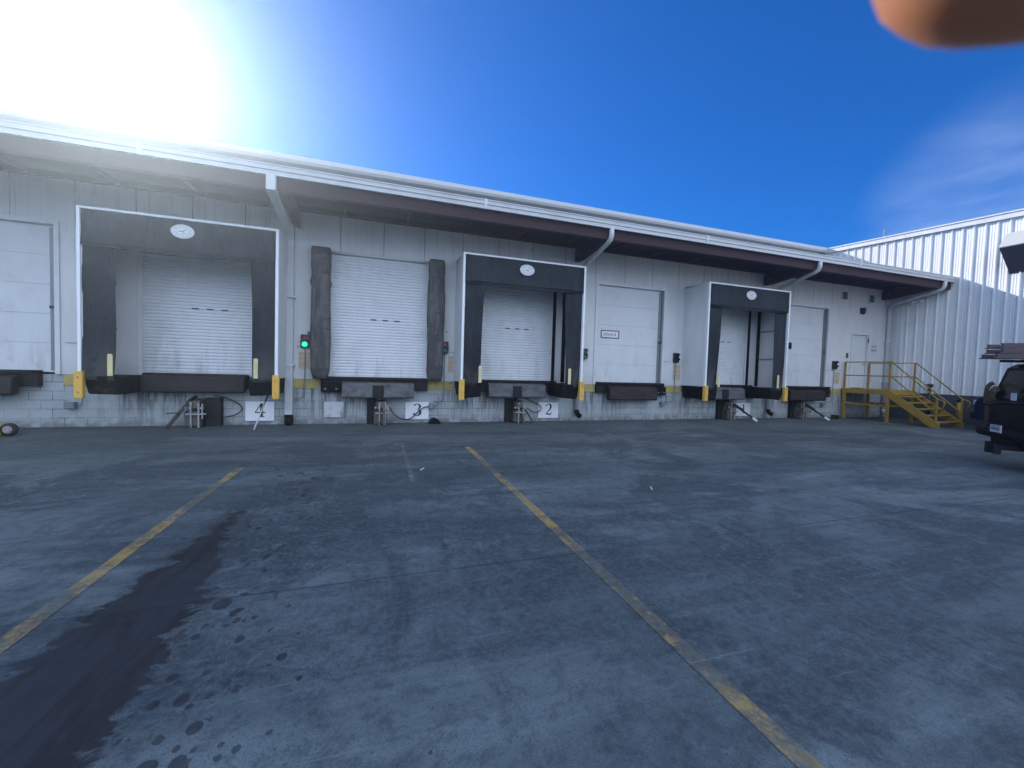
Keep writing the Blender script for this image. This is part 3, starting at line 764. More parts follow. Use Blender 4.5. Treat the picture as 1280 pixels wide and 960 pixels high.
# ------------------------------------------------------------------ cables
def cable(pts, label, r=.014):
    bm = NB(); tube(bm, smooth_path(pts, 3), r, 8); return tag(obj('cable', bm, M['cable'], smooth=True), label, 'cable')
cable([(-3.75,-.1,.74),(-3.45,-.08,.66),(-3.15,-.06,.46),(-3.25,-.07,.28),(-3.55,-.1,.2),(-3.7,-.12,.22)], 'looped black cable to the right of the dock 4 restraint')
cable([(.28,-.16,.45),(.42,-.1,.22),(.62,-.07,.1),(.86,-.06,.12),(1.0,-.06,.28),(1.18,-.05,.44),(1.34,-.05,.46)], 'black cable drooping across the foot of the number 3 sign')
cable([(4.15,-.12,.74),(4.4,-.08,.62),(4.72,-.06,.5),(4.74,-.06,.34),(4.5,-.07,.26),(4.25,-.12,.42)], 'looped black cable between the dock 2 restraint and its number sign')
cable([(15.65,-.16,.62),(15.95,-.1,.6),(16.3,-.08,.42),(16.2,-.1,.25),(15.8,-.2,.2)], 'black cable beside the restraint nearest the yellow stairs')

# ------------------------------------------------------------------ number signs
def digit(bm, d, cx, cz, h, y):
    s = h
    def P(l): return [(cx+a*s, cz+b*s) for a, b in l]
    if d == 4:
        stroke(bm, P([(.10,.5),(-.30,-.16)]), [.07*s,.05*s], y); stroke(bm, P([(-.32,-.17),(.34,-.17)]), .075*s, y-.0025)
        stroke(bm, P([(.11,.5),(.11,-.45)]), .17*s, y-.005); stroke(bm, P([(-.08,-.475),(.30,-.475)]), .05*s, y-.0075)
    elif d == 3:
        stroke(bm, P(arcp(-.01,.25,.23,.22,160,-80,14)), [x*s for x in (.12,.13,.08,.06,.05,.07,.1,.14,.16,.17,.16,.14,.1,.06,.04)], y)
        stroke(bm, P(arcp(-.02,-.22,.27,.26,85,-165,16)), [x*s for x in (.04,.06,.1,.14,.17,.18,.19,.18,.16,.12,.08,.06,.05,.06,.09,.13,.13)], y-.0025)
    elif d == 2:
        stroke(bm, P(arcp(0,.25,.24,.23,170,10,10)+[(.22,.14),(.13,-.02),(-.05,-.22),(-.24,-.42)]), [x*s for x in (.12,.12,.07,.05,.05,.06,.09,.13,.16,.17,.17,.16,.12,.08,.05)], y)
        stroke(bm, P([(-.27,-.43),(-.1,-.40),(.1,-.46),(.26,-.42),(.28,-.25)]), [x*s for x in (.06,.1,.13,.1,.03)], y-.0025)
    else:
        stroke(bm, P([(.03,.5),(.03,-.45)]), .17*s, y); stroke(bm, P([(-.18,-.475),(.24,-.475)]), .05*s, y-.0025)
        stroke(bm, P([(-.18,.33),(-.05,.38),(.02,.48)]), [.03*s,.06*s,.05*s], y-.005)
for d, x0, x1, lab in ((4,-3.13,-2.50,'white number 4 sign on the painted block wall behind a leaning stick'), (3,.70,1.34,'white number 3 sign on the block wall between docks 3 and 2'), (2,4.66,5.33,'white number 2 sign on the block wall beneath its shelter'), (1,12.50,13.18,'white number 1 sign on the block wall, partly behind a restraint arm')):
    c = (x0+x1)/2; t = thing('number_sign', lab, 'sign', (c,0,.34), 0, 'dock number signs')
    bm = NB(); bx(bm, x0-c, x1-c, -.012, .028, -.24, .24); obj('sign_board', bm, M['signw'], t, bevel=.003)
    bm = NB(); digit(bm, d, 0, 0.03, .34, -.016); obj('numeral', bm, M['ink'], t)

# ------------------------------------------------------------------ dock lights, placards, boxes, conduits
def dock_light(x, label, lit, dark=False, cond=None):
    t = thing('dock_light', label, 'traffic light', (x,0,2.14), 0, 'two lamp dock traffic lights')
    bm = NB(); bx(bm, -.095, .095, -.09, 0, .0, .16); obj('red_housing', bm, M['black' if dark else 'rhouse'], t, bevel=.012)
    bm = NB(); bx(bm, -.10, .10, -.10, 0, -.17, -.003); obj('green_housing', bm, M['black' if dark else 'ghouse'], t, bevel=.012)
    for z, k in ((.08,'red_off'),(-.085,'green_on' if lit else 'green_off')):
        bm = NB(); yb = -.09 if z > 0 else -.10; cyl(bm, (0,yb,z), (0,yb-.02,z), .062, 20); ln = obj('lens', bm, M['glass' if dark else k], t)
        bm = NB()
        for a in range(0, 181, 20):
            a0, a1 = R(a), R(a+20)
            if a == 180: break
            v = [bm.verts.new((.072*math.cos(q), yy, z+.072*math.sin(q))) for q in (a0,a1) for yy in (yb, yb-.07)]
            bm.faces.new((v[0],v[1],v[3],v[2]))
        o = obj('visor', bm, M['black'], ln if False else t)
        m_ = o.modifiers.new('t','SOLIDIFY'); m_.thickness = .005
    if cond:
        bm = NB(); zb, dx = cond
        tube(bm, smooth_path([(.0,-.035,-.17),(.0,-.035,zb+.1-2.14),(dx*.25,-.035,zb-2.14),(dx,-.035,zb-2.16)], 2) if dx else [(.0,-.035,-.17),(0,-.035,zb-2.14)], .012, 8)
        obj('conduit', bm, M['conduit'], t, smooth=True)
    return t
dock_light(-1.81, 'dock traffic light glowing green, between docks 4 and 3', True, False, (.66,-.35))
dock_light(1.745, 'unlit dock traffic light with green and red lenses, right of dock 3', False, False, (.60,-.28))
dock_light(6.15, 'dock traffic light half hidden behind the right edge of the dock 2 shelter', False, False, (1.9,0))
dock_light(9.68, 'black dock traffic light left of the dock 1 shelter', False, True, (.62,-.4))
dock_light(17.48, 'black dock traffic light closest to the yellow stairs', False, True, (.62,-.5))

def placard(x0, x1, z0, z1, label, ink='inkorange'):
    c = (x0+x1)/2; t = thing('warning_placard', label, 'sign', (c,0,(z0+z1)/2), 0, 'driver instruction placards'); w, h = (x1-x0)/2, (z1-z0)/2
    bm = NB(); bx(bm, -w, w, -.008, 0, -h, h); obj('placard_board', bm, M['cream'], t)
    rng = random.Random(int(x0*50)); bm = NB(); rows = 9
    for i in range(rows):
        z = h-.035-(2*h-.05)*i/rows; x = -w+.02
        while x < w-.03:
            l = min(rng.uniform(.02,.06), w-.02-x); bx(bm, x, x+l, -.011, -.0085, z-.016 if i%3 else z-.026, z); x += l+.012
    obj('lettering', bm, M[ink], t)
placard(-1.97,-1.69,1.42,1.87,'cream placard with rows of orange writing below the green traffic light')
placard(1.85,2.01,1.42,1.90,'narrow cream placard tucked beside the dock 2 shelter')
placard(9.60,9.92,1.36,1.89,'cream placard with orange writing left of the dock 1 shelter')
placard(17.55,17.85,1.36,1.86,'cream placard with orange writing beside the yellow stairs')
# framed red notice on the closed door
t = thing('door_notice', 'white notice with a dark red frame stuck on the plain closed door', 'sign', (7.14,.10,2.81))
bm = NB(); bx(bm, -.32,.32,-.006,-.001,-.10,.10); obj('notice_face', bm, M['signw'], t)
bm = NB()
for a in ((-.34,.34,.10,.13),(-.34,.34,-.13,-.10),(-.34,-.31,-.1,.1),(.31,.34,-.1,.1)): bx(bm, a[0],a[1],-.012,-.001,a[2],a[3])
obj('notice_frame', bm, M['ladderd'], t)
bm = NB(); rng = random.Random(3); x = -.25
while x < .22:
    l = rng.uniform(.02,.05); bx(bm, x, x+l*.5, -.010, -.0065, -.05, .05 if l > .03 else .02); x += l+.012
obj('lettering', bm, M['red'], t)
# two notices beside the personnel door
for z0, ink, lab in ((2.97,'red','white notice with red writing right of the personnel door, upper of two'),(2.80,'ink','white notice with black writing right of the personnel door, lower of two')):
    t = thing('wall_notice', lab, 'sign', (19.85,0,z0)); bm = NB(); bx(bm, -.24,.22,-.006,0,-.065,.07); obj('notice_face', bm, M['signw'], t)
    bm = NB()
    for zz in ((.01,.055),(-.045,-.02)):
        x = -.2
        while x < .17: bx(bm, x, x+.035, -.009,-.0065, zz[0], zz[1]); x += .047
    obj('lettering', bm, M[ink], t)
def jbox(x, z, label, w=.15, h=.15, m='boxgrey'):
    t = thing('junction_box', label, 'junction box', (x,0,z)); bm = NB(); bx(bm, -w/2, w/2, -.09, .028, -h/2, h/2); obj('box_body', bm, M[m], t, bevel=.008)
    bm = NB(); bx(bm, -w/2+.015, w/2-.015, -.098, -.091, -h/2+.015, h/2-.015); obj('box_cover', bm, M[m], t, bevel=.004)
    bm = NB(); tube(bm, smooth_path([(w/2,-.03,0),(w/2+.09,-.03,.0),(w/2+.12,-.03,.14),(w/2+.12,-.03,.3)],2), .011, 8); obj('conduit', bm, M['conduit'], t, smooth=True)
jbox(-6.46,.49,'small grey junction box low on the block wall left of dock 4', .18,.15)
jbox(1.40,.47,'pale junction box right of the number 3 sign')
jbox(9.2,.55,'small dark junction box on the block wall below the yellow edge left of dock 1', .13,.14)
jbox(16.93,.52,'small junction box on the block wall just left of the yellow stairs', .14,.14)
t = thing('control_box','small dark control box squeezed between green traffic light and dock pad','control box',(-1.70,0,2.28)); bm = NB(); bx(bm,-.05,.06,-.12,0,-.1,.1); obj('box_body',bm,M['boxgrey'],t,bevel=.01); bm=NB(); bx(bm,-.035,.045,-.13,-.121,-.07,.07); obj('box_cover',bm,M['black'],t,bevel=.004)
t = thing('keypad','tiny black keypad left of the personnel door','keypad',(18.22,0,2.55)); bm = NB(); bx(bm,-.045,.045,-.04,0,-.1,.1); obj('box_body',bm,M['black'],t,bevel=.01)
bm=NB()
for i in range(3):
    for j in range(4): bx(bm,-.028+i*.022,-.012+i*.022,-.045,-.0405,-.06+j*.03,-.04+j*.03)
obj('keys',bm,M['boxgrey'],t)
t = thing('wall_lantern','black wall lantern high above the personnel door','lantern',(18.93,0,4.42)); bm = NB(); bx(bm,-.08,.08,-.04,0,-.13,.13); obj('back_plate',bm,M['black'],t,bevel=.01)
bm = NB(); tube(bm,[(0,-.09,.12),(0,-.09,.09),(0,-.09,-.08),(0,-.09,-.13)],[.04,.08,.075,.04],14); obj('shade',bm,M['black'],t,smooth=True)
bm = NB(); tube(bm,[(0,-.09,-.13),(0,-.09,-.16)],[.035,.025],12); obj('lens',bm,M['glass'],t)
# whitewashed patch panel
t = thing('patch_panel','stained white square patch on the block wall below the left bumper of dock 3','panel',(-1.12,0,.38)); bm = NB(); bx(bm,-.24,.24,.005,.028,-.2,.2); obj('patch_board',bm,mat('patch_paint',(.52,.54,.55),.6,var=.08,scale=5,grime=(.1,.1,.1),gamt=.8),t)
bm=NB()
for a in ((-.26,.26,-.22,-.2),(-.26,-.24,-.2,.2),(.24,.26,-.2,.2)): bx(bm,a[0],a[1],-.01,.028,a[2],a[3])
obj('patch_frame',bm,M['boxgrey'],t)
# stick
bm = NB(); tube(bm, [(-2.71,-.92,.012),(-2.58,-.52,.62)], .017, 10); st = obj('handle', bm, M['wood'], smooth=True)
T = thing('leaning_stick','pale stick with a dark upper half leaning on the dock beside the number 4 sign','stick',(-2.71,-.92,0)); st.parent = T; st.matrix_parent_inverse = Matrix.Translation((2.71,.92,0))
bm = NB(); tube(bm, [(-2.58,-.52,.62),(-2.47,-.16,1.16)], .018, 10); s_ = obj('grip', bm, M['cable'], T, smooth=True); s_.matrix_parent_inverse = Matrix.Translation((2.71,.92,0))
# rubber chocks
def chock(x, y, label, rz=0):
    bm = NB(); prism(bm, [(-.16,0),(.16,0),(.10,.10),(.02,.16),(-.05,.15),(-.12,.06)], 'y', -.12, .12); o = obj('wheel_chock', bm, M['rubber'], bevel=.012, loc=(x,y,.001)); o.rotation_euler = (0,0,rz)
    tag(o, label, 'wheel chock')
chock(1.48,-.2,'worn rubber wheel chock at the wall foot right of the number 3 sign', .2)
chock(17.1,-.42,'black rubber wheel chock on the ground left of the yellow stairs', .5)

# ------------------------------------------------------------------ yellow stairs
ST = thing('steel_stairs','yellow steel landing and stairs with handrails leading to the personnel door','stairs',(18,0,0))
X0, X1, YF, YE, ZL = 0.0, 1.5, -1.65, -3.05, 1.22
bm = NB(); bx(bm, X0+.05, X1-.05, YF+.05, -.04, ZL-.05, ZL-.012); obj('landing_deck', bm, M['ochre'], ST)
bm = NB()
bx(bm, X0, X0+.05, YF, -.035, ZL-.19, ZL); bx(bm, X1-.05, X1, YF, -.035, ZL-.19, ZL); bx(bm, X0+.05, X1-.05, YF, YF+.05, ZL-.19, ZL)
obj('landing_frame', bm, M['ochre'], ST, bevel=.005)
for x, y in ((X0+.04,-.12),(X0+.04,YF+.05),(X1-.04,-.12),(X1-.04,YF+.05),(X0+.04,-.85)):
    if y == -.85: continue
    bm = NB(); bx(bm, x-.045, x+.045, y-.045, y+.045, 0.0, ZL-.19); lg = obj('leg', bm, M['ochre'], ST, bevel=.006)
    bm = NB(); bx(bm, x-.08, x+.08, y-.08, y+.08, 0, .012); obj('foot_plate', bm, M['ochre'], lg)
bm = NB(); bar(bm, (X0+.04,YF+.05,.62), (X0+.04,-.12,.62), .05, .07); bar(bm, (X1-.04,YF+.05,.62), (X1-.04,-.12,.62), .05,.07); bar(bm, (X0+.06,YF+.05,.62), (X1-.06,YF+.05,.62), .05,.07); obj('cross_brace', bm, M['ochre'], ST)
# stringers
for x in (X0+.0, X1-.09):
    bm = NB(); prism(bm, [(YF,ZL),(YF,ZL-.30),(YE+.16,0.0),(YE-.06,0.0),(YE-.06,.16)], 'x', x, x+.045); obj('stringer', bm, M['ochre'], ST, bevel=.004)
n = 6
for k in range(n-1):
    z = ZL*(k+1)/n; y = YE+.02+(YF-YE)*(k+.15)/n*1.05; bm = NB(); bx(bm, X0+.05, X1-.095, y-.02, y+.24, z-.035, z); obj('tread', bm, M['ochre'], ST, bevel=.004)
def rail(pts, name='handrail', r=.021):
    bm = NB(); tube(bm, pts, r, 10); return obj(name, bm, M['ochre'], ST, smooth=True)
hr = ZL+1.05
rail([(X0+.03,-.1,hr),(X0+.03,YF+.02,hr)]); rail([(X0+.03,-.1,ZL+.52),(X0+.03,YF+.02,ZL+.52)], 'mid_rail')
rail([(X1-.03,-.1,hr),(X1-.03,YF+.02,hr)]); rail([(X1-.03,-.1,ZL+.52),(X1-.03,YF+.02,ZL+.52)], 'mid_rail')
for x in (X0+.03, X1-.03):
    for y, zt in ((-.1,hr),(YF+.03,hr)):
        bm = NB(); bx(bm, x-.028, x+.028, y-.028, y+.028, ZL-.15, zt+.02); obj('post', bm, M['ochre'], ST, bevel=.004)
    bm = NB(); bx(bm, x-.026, x+.026, YE+.02, YE+.072, 0, 1.0); obj('post', bm, M['ochre'], ST, bevel=.004)
    rail([(x,YF,hr),(x,YE+.045,1.0),(x,YE-.12,.93),(x,YE-.15,.88),(x,YE-.1,.62)]); rail([(x,YF,ZL+.52),(x,YE+.045,.5)], 'mid_rail')

# black standpipe behind the stairs
t = thing('standpipe','black standpipe with a round cap behind the yellow stairs','standpipe',(20.45,-1.62,0)); bm = NB(); tube(bm,[(0,0,0),(0,0,1.38)],.055,12); obj('pipe',bm,M['black'],t,smooth=True)
bm = NB(); tube(bm,[(0,0,1.36),(0,0,1.40),(0,0,1.47),(0,0,1.5)],[.07,.1,.1,.05],14); obj('cap',bm,M['black'],t)
# yellow bollard & yellow stop beyond the stairs
t = thing('bollard','yellow bollard with a black cap between the stairs and the ribbed wall','bollard',(20.2,-2.62,0)); bm = NB(); tube(bm,[(0,0,0),(0,0,.86)],.085,18); obj('post',bm,M['ochre'],t,smooth=True); bm=NB(); tube(bm,[(0,0,.86),(0,0,.93),(0,0,.97)],[.09,.09,.05],18); obj('cap',bm,M['rubber'],t)
bm = NB(); prism(bm, [(-.42,0),(.4,0),(.4,.42),(.15,.40)], 'y', -.2, .2); o = obj('yellow_ramp_block', bm, M['ochre'], bevel=.015, loc=(19.9,-3.95,0)); tag(o,'low yellow sloped block on the ground beside the black truck','ramp block')

# ------------------------------------------------------------------ vehicles
def wheel(parent, x, y, r=.40, w=.26):
    bm = NB(); s = 1 if y > 0 else -1
    prof = [(.0,r*.62),(.03,r*.93),(.06,r),(w-.06,r),(w-.03,r*.93),(w,r*.62)]; rings = []
    for dy, rr in prof: rings.append([bm.verts.new((x+rr*math.cos(2*PI*k/28), y-s*dy, r+rr*math.sin(2*PI*k/28))) for k in range(28)])
    for a, b in zip(rings, rings[1:]):
        for k in range(28): bm.faces.new((a[k], a[(k+1)%28], b[(k+1)%28], b[k]))
    o = obj('wheel', bm, M['tyre'], parent, smooth=True)
    bm = NB(); cyl(bm, (x,y-s*.03,r), (x,y-s*.20,r), r*.62, 24); cyl(bm, (x,y-s*.02,r),(x,y-s*.04,r), r*.2, 12)
    for k in range(6): a = k*PI/3; bar(bm, (x+.07*math.cos(a),y-s*.025,r+.07*math.sin(a)), (x+r*.58*math.cos(a),y-s*.025,r+r*.58*math.sin(a)), .05, .03, (0,1,0))
    obj('rim', bm, M['boxgrey'], o)
TR = thing('pickup_truck','black pickup with a canopy and roof ladders, its rear at the right edge','truck',(11.13,-7.43,0), math.atan2(-.67,.74))
# local: +x forward, +y its left side (left edge in the photograph)
def body(prof, y0, y1, name, m, bev=.03, parent=None):
    bm = NB(); prism(bm, prof, 'y', y0, y1); return obj(name, bm, m, parent or TR, bevel=bev, segs=3)
bd = body([(.04,.52),(.02,1.16),(.08,1.22),(2.35,1.24),(2.42,1.24),(4.1,1.18),(5.35,1.10),(5.55,.98),(5.6,.5),(5.2,.42),(.3,.42)], -1.0, 1.0, 'body', M['tblack'], .05)
bm = NB(); bx(bm, -.012, .018, -.84, .84, .66, 1.17); tg = obj('tailgate', bm, M['tblack'], TR, bevel=.02)
bm = NB(); bx(bm, -.03, -.012, -.14, .10, 1.02, 1.10); obj('handle', bm, M['tplast'], tg, bevel=.008)
for s in (-1,1):
    bm = NB(); bx(bm, -.015, .06, .86 if s > 0 else -.99, .99 if s > 0 else -.86, .74, 1.12); obj('tail_lamp', bm, M['tail'], TR, bevel=.012)
bm = NB(); prism(bm, [(.05,.52),(-.12,.55),(-.16,.64),(-.14,.72),(.05,.74)], 'y', -1.0, .94); bp = obj('bumper', bm, M['tplast'], TR, bevel=.03)
bm = NB(); bx(bm, -.175, -.163, .14, .44, .66, .80); pl = obj('number_plate', bm, M['signw'], TR)
bm = NB()
for k in range(6): bx(bm, -.179, -.1755, .18+k*.038, .205+k*.038, .70, .76)
bx(bm, -.179,-.1755,.16,.42,.78,.79); obj('plate_marks', bm, M['boxgrey'], pl)
bm = NB(); bx(bm, -.25, .3, -.04, .04, .36, .44); bx(bm, -.33,-.25,-.05,.05,.28,.40); cyl(bm,(-.3,0,.4),(-.3,0,.46),.03,12); bx(bm,-.2,-.1,.22,.28,.26,.44); bx(bm,-.2,-.1,.46,.52,.24,.46); obj('tow_hitch', bm, M['restrd'], TR, bevel=.01)
bm = NB(); bx(bm, -.02, .9, -.6, .74, .40, .55); obj('under_tray', bm, M['tplast'], TR, bevel=.03)
cp = body([(.04,1.25),(.24,1.90),(.36,1.98),(2.25,1.98),(2.32,1.25)], -.96, .96, 'canopy', M['tblack'], .06)
bm = NB(); obox(bm, (.135,0,1.575), (.0,.80,0), (.083,0,.27), (-.008,0,.0025)); obj('rear_window', bm, M['glass'], cp, bevel=.006)
body([(2.45,1.25),(2.6,1.75),(2.75,1.83),(3.6,1.83),(4.35,1.22)], -.80, .80, 'cab', M['tblack'], .06)
bm = NB(); prism(bm, [(2.85,1.28),(2.9,1.75),(3.55,1.75),(4.05,1.28)], 'y', -.815, .815); obj('side_window', bm, M['glass'], TR)
for x in (1.15, 4.6):
    for y in (-.97, .97): wheel(TR, x, y)
# rack
rk = NB()
for x in (.45, 2.0): bar(rk, (x,-.86,2.045), (x,.92,2.045), .06, .05)
for x in (.45, 2.0):
    for y in (-.80,.80): bar(rk, (x,y,1.96), (x,y,2.045), .05, .05)
bar(rk, (.12,.88,2.04),(2.3,.88,2.04),.05,.05); bar(rk, (.25,-.84,2.04),(2.3,-.84,2.04),.04,.04)
obj('roof_rack', rk, M['tplast'], TR)
# straps bundle hanging on rear corner
bm = NB()
for k in range(8):
    y = 1.0-.036*k+random.uniform(-.012,.012); z1 = 1.62-random.uniform(0,.16); z0 = 1.22-random.uniform(-.05,.10)
    tube(bm, smooth_path([(.07,y-.02,z1),(.01,y,z1-.04),(-.015-random.uniform(0,.02),y-.015+random.uniform(-.02,.02),(z1+z0)/2+random.uniform(-.06,.1)),(-.01-random.uniform(0,.02),y+.01,z0),(.03,y,z0+.02)]), .022, 8)
o = obj('strap_bundle', bm, M['hose'], TR, smooth=True)
bm = NB()
for k in range(3): tube(bm, smooth_path([(-.02,.45,1.50+.03*k),(-.06,.25,1.56+.03*k),(-.05,.0,1.50+.03*k),(-.05,-.3,1.55+.03*k)]), .018, 8)
obj('hanging_hose', bm, M['hose'], TR, smooth=True)
bm = NB(); bx(bm, -.012, -.004, .13, .27, 1.28, 1.42); obj('sticker', bm, M['signw'], TR)
def TW(x, y, z): return TR.matrix_basis @ Vector((x,y,z))
# ladders resting on the rack : things of their own
for k, (z, y, x0, lab) in enumerate(((2.088,.86,-.20,'lowest red ladder strapped on the roof rack of the black pickup'),(2.19,.86,-.13,'middle red ladder strapped on the roof rack of the black pickup'),(2.292,.86,-.13,'topmost red ladder on the roof rack of the black pickup'))):
    t = thing('ladder', lab, 'ladder', TR.matrix_basis @ Vector((x0,y,z)), TR.rotation_euler.z, 'ladders stacked on the truck rack')
    for yy in (0, -.42):
        bm = NB(); bx(bm, 0.42, 3.2, yy-.016, yy+.016, -.012, .07); obj('rail', bm, M['ladder'], t, bevel=.004)
        bm = NB(); prism(bm, [(0,-.014),(.42,-.014),(.42,.074),(.03,.074),(.05,.03)], 'y', yy-.022, yy+.022); obj('end_boot', bm, M['ladderd'], t)
    bm = NB()
    for q in range(10): cyl(bm, (.2+q*.3,-.404,.03), (.2+q*.3,-.016,.03), .016, 8)
    obj('rungs', bm, M['rung'], t)

# dark blue vehicle hidden beyond the truck
V = thing('suv','dark blue vehicle nose with a pale headlamp between the stairs and the black truck','car',(19.55,-3.62,0), R(-90))
# local +x = away from its nose (towards -Y in the world)
def vb(prof, y0, y1, name, m, bev=.05): bm = NB(); prism(bm, prof, 'y', y0, y1); return obj(name, bm, m, V, bevel=bev, segs=3)
vb([(0,.45),(.02,.95),(.12,1.12),(1.1,1.2),(4.2,1.2),(4.5,1.0),(4.5,.4),(.1,.38)], -.9, .9, 'body', M['suv'])
vb([(1.0,1.2),(1.7,1.72),(3.9,1.72),(4.4,1.2)], -.78, .78, 'cabin', M['glass'], .08)
for y0 in (-.85,.55):
    bm = NB(); bx(bm, -.02, .10, y0, y0+.3, .88, 1.02); obj('headlight', bm, M['lamp'], V, bevel=.02)
bm = NB(); bx(bm, -.03, .03, -.5, .5, .66, .98); obj('grille', bm, M['black'], V, bevel=.01)
bm = NB(); bx(bm, -.08, .06, -.88, .88, .40, .62); obj('bumper', bm, M['tplast'], V, bevel=.03)
for x in (.85, 3.6):
    for y in (-.92,.92): wheel(V, x, y, .36, .22)

# ------------------------------------------------------------------ hand cart at the left edge
CT = thing('hand_cart','dark red two wheeled hand cart with yellow wheel guard cut by the left edge','cart',(-6.92,-1.15,0))
for dx in (.0,-.55):
    bm = NB(); rings = []
    for dy, rr in ((0,.075),(.015,.125),(.07,.125),(.085,.075)): rings.append([bm.verts.new((dx+.17+rr*math.cos(2*PI*k/24), dy-.04, .13+rr*math.sin(2*PI*k/24))) for k in range(24)])
    for a, b in zip(rings, rings[1:]):
        for k in range(24): bm.faces.new((a[k], a[(k+1)%24], b[(k+1)%24], b[k]))
    w_ = obj('wheel', bm, M['tyre'], CT, smooth=True)
    bm = NB(); cyl(bm, (dx+.17,-.045,.13), (dx+.17,.05,.13), .072, 18); obj('hub', bm, M['zinc'], w_)
bm = NB(); prism(bm, [(-.12,.02),(.06,.02),(.06,.13),(.02,.22),(-.12,.24)], 'y', -.12, .1); obj('wheel_guard', bm, M['orange'], CT, bevel=.01)
bm = NB(); tube(bm, smooth_path([(-.02,0,.2),(-.02,0,1.05),(-.06,.02,1.22),(-.30,.02,1.25),(-.52,.02,1.22),(-.56,0,1.05),(-.56,0,.2)]), .028, 10)
for z in (.3,.55,.8): bar(bm, (-.04,0,z), (-.54,0,z), .04, .03)
obj('frame', bm, mat('dark_red_frame', (.10,.035,.035), .5), CT, smooth=False)
bm = NB(); bx(bm, -.55,-.02,-.32,0,.02,.035); obj('toe_plate', bm, M['restr'], CT)

# litter on the concrete
for i,(x,y,l,lab) in enumerate(((3.55,-6.95,.11,'thin white scrap lying on the concrete in mid yard, right of the yellow line'),(.62,-5.3,.12,'tiny pale scrap lying at the end of the faint middle line'))):
    bm = NB(); bar(bm, (x,y,.008), (x+l*.5,y+l,.010), .014, .008); tag(obj('litter', bm, M['signw']), lab, 'litter')

# ------------------------------------------------------------------ camera
FL = 504.42; yaw, pitch, roll = R(18.2337), R(-2.1615), R(1.7318)
CAMP = Vector((0,-11.4991,1.5899))
f = Vector((math.sin(yaw)*math.cos(pitch), math.cos(yaw)*math.cos(pitch), math.sin(pitch)))
r = Vector((math.cos(yaw), -math.sin(yaw), 0)); u = r.cross(f)
r2 = r*math.cos(roll)+u*math.sin(roll); u2 = -r*math.sin(roll)+u*math.cos(roll)
cam = bpy.data.cameras.new('camera'); cam.sensor_width = 36; cam.lens = FL/1280*36; cam.clip_start = .003; cam.clip_end = 1500
co = bpy.data.objects.new('camera', cam); COL.objects.link(co)
Mx = Matrix(((r2.x,u2.x,-f.x,CAMP.x),(r2.y,u2.y,-f.y,CAMP.y),(r2.z,u2.z,-f.z,CAMP.z),(0,0,0,1)))
co.matrix_world = Mx; sc.camera = co
cam.dof.use_dof = True; cam.dof.focus_distance = 12; cam.dof.aperture_fstop = 22

# ------------------------------------------------------------------ the photographer's hand, finger tip in the corner
def CP(x, y, z): return Mx @ Vector((x, y, -z))
def hand():
    # skeleton: camera-local metres (right, up, forward)
    tip = (.0245,.0262,.0170)
    chains = []
    idx = [(.0215,.0262,.0160),(.030,.0268,.0150),(.048,.0275,.013),(.072,.030,.008),(.100,.026,.0)]
    me = bpy.data.meshes.new('hand'); vs=[]; es=[]; rs=[]
    def add(pts, rad, start=None):
        k0 = start
        for p_, r_ in zip(pts, rad):
            vs.append(p_); rs.append(r_); k = len(vs)-1
            if k0 is not None: es.append((k0,k))
            k0 = k
        return k0
    vs.append((.135,.010,-.02)); rs.append(.026)                       # palm root
    k = add([(.112,.024,-.010),(.100,.028,-.004)], [.020,.012], 0)
    add([(.076,.031,.006),(.052,.0290,.012),(.034,.0278,.0150),(.0245,.0270,.0160)], [.0095,.0088,.0080,.0072], k)
    k = add([(.118,.030,-.026)], [.020], 0)
    add([(.098,.046,-.024),(.070,.060,-.020),(.048,.062,-.020),(.034,.058,-.022)], [.010,.0092,.0085,.007], k)
    k = add([(.126,.028,-.044)], [.019], 0)
    add([(.106,.046,-.046),(.080,.058,-.048),(.060,.058,-.050),(.046,.052,-.052)], [.0095,.009,.008,.0066], k)
    k = add([(.134,.020,-.058)], [.016], 0)
    add([(.116,.034,-.066),(.098,.042,-.072),(.084,.042,-.076)], [.0085,.0078,.006], k)
    k = add([(.122,-.004,.002)], [.016], 0)
    add([(.104,-.020,.006),(.086,-.030,.006),(.072,-.034,.004)], [.0105,.0095,.0075], k)
    add([(.165,-.010,-.030),(.215,-.050,-.05),(.30,-.12,-.10)], [.027,.030,.038], 0)
    W_ = [CP(v[0]-.0055, v[1]-.0022, v[2]+.0042) for v in vs]
    me.from_pydata([tuple(v) for v in W_], es, [])
    o = bpy.data.objects.new('hand', me); COL.objects.link(o)
    m_ = o.modifiers.new('skin','SKIN')
    sv = me.skin_vertices[0].data
    for i, rr in enumerate(rs): sv[i].radius = (rr, rr)
    sv[0].use_root = True
    s_ = o.modifiers.new('sub','SUBSURF'); s_.levels = 2; s_.render_levels = 2
    bpy.context.view_layer.update()
    dg = bpy.context.evaluated_depsgraph_get(); ev = bpy.data.meshes.new_from_object(o.evaluated_get(dg))
    o.modifiers.clear(); o.data = ev; ev.materials.clear(); ev.materials.append(M['skin'])
    for p_ in ev.polygons: p_.use_smooth = True
    tag(o, "photographer's blurred fingertip poking into the top right corner", 'hand')
    bm = NB(); tube(bm, [CP(.25,-.078,-.068), CP(.32,-.135,-.11), CP(.52,-.34,-.25)], [.052,.056,.07], 20); obj('sleeve', bm, mat('sleeve_cloth', (.05,.06,.09), .85), o, smooth=True)
hand()

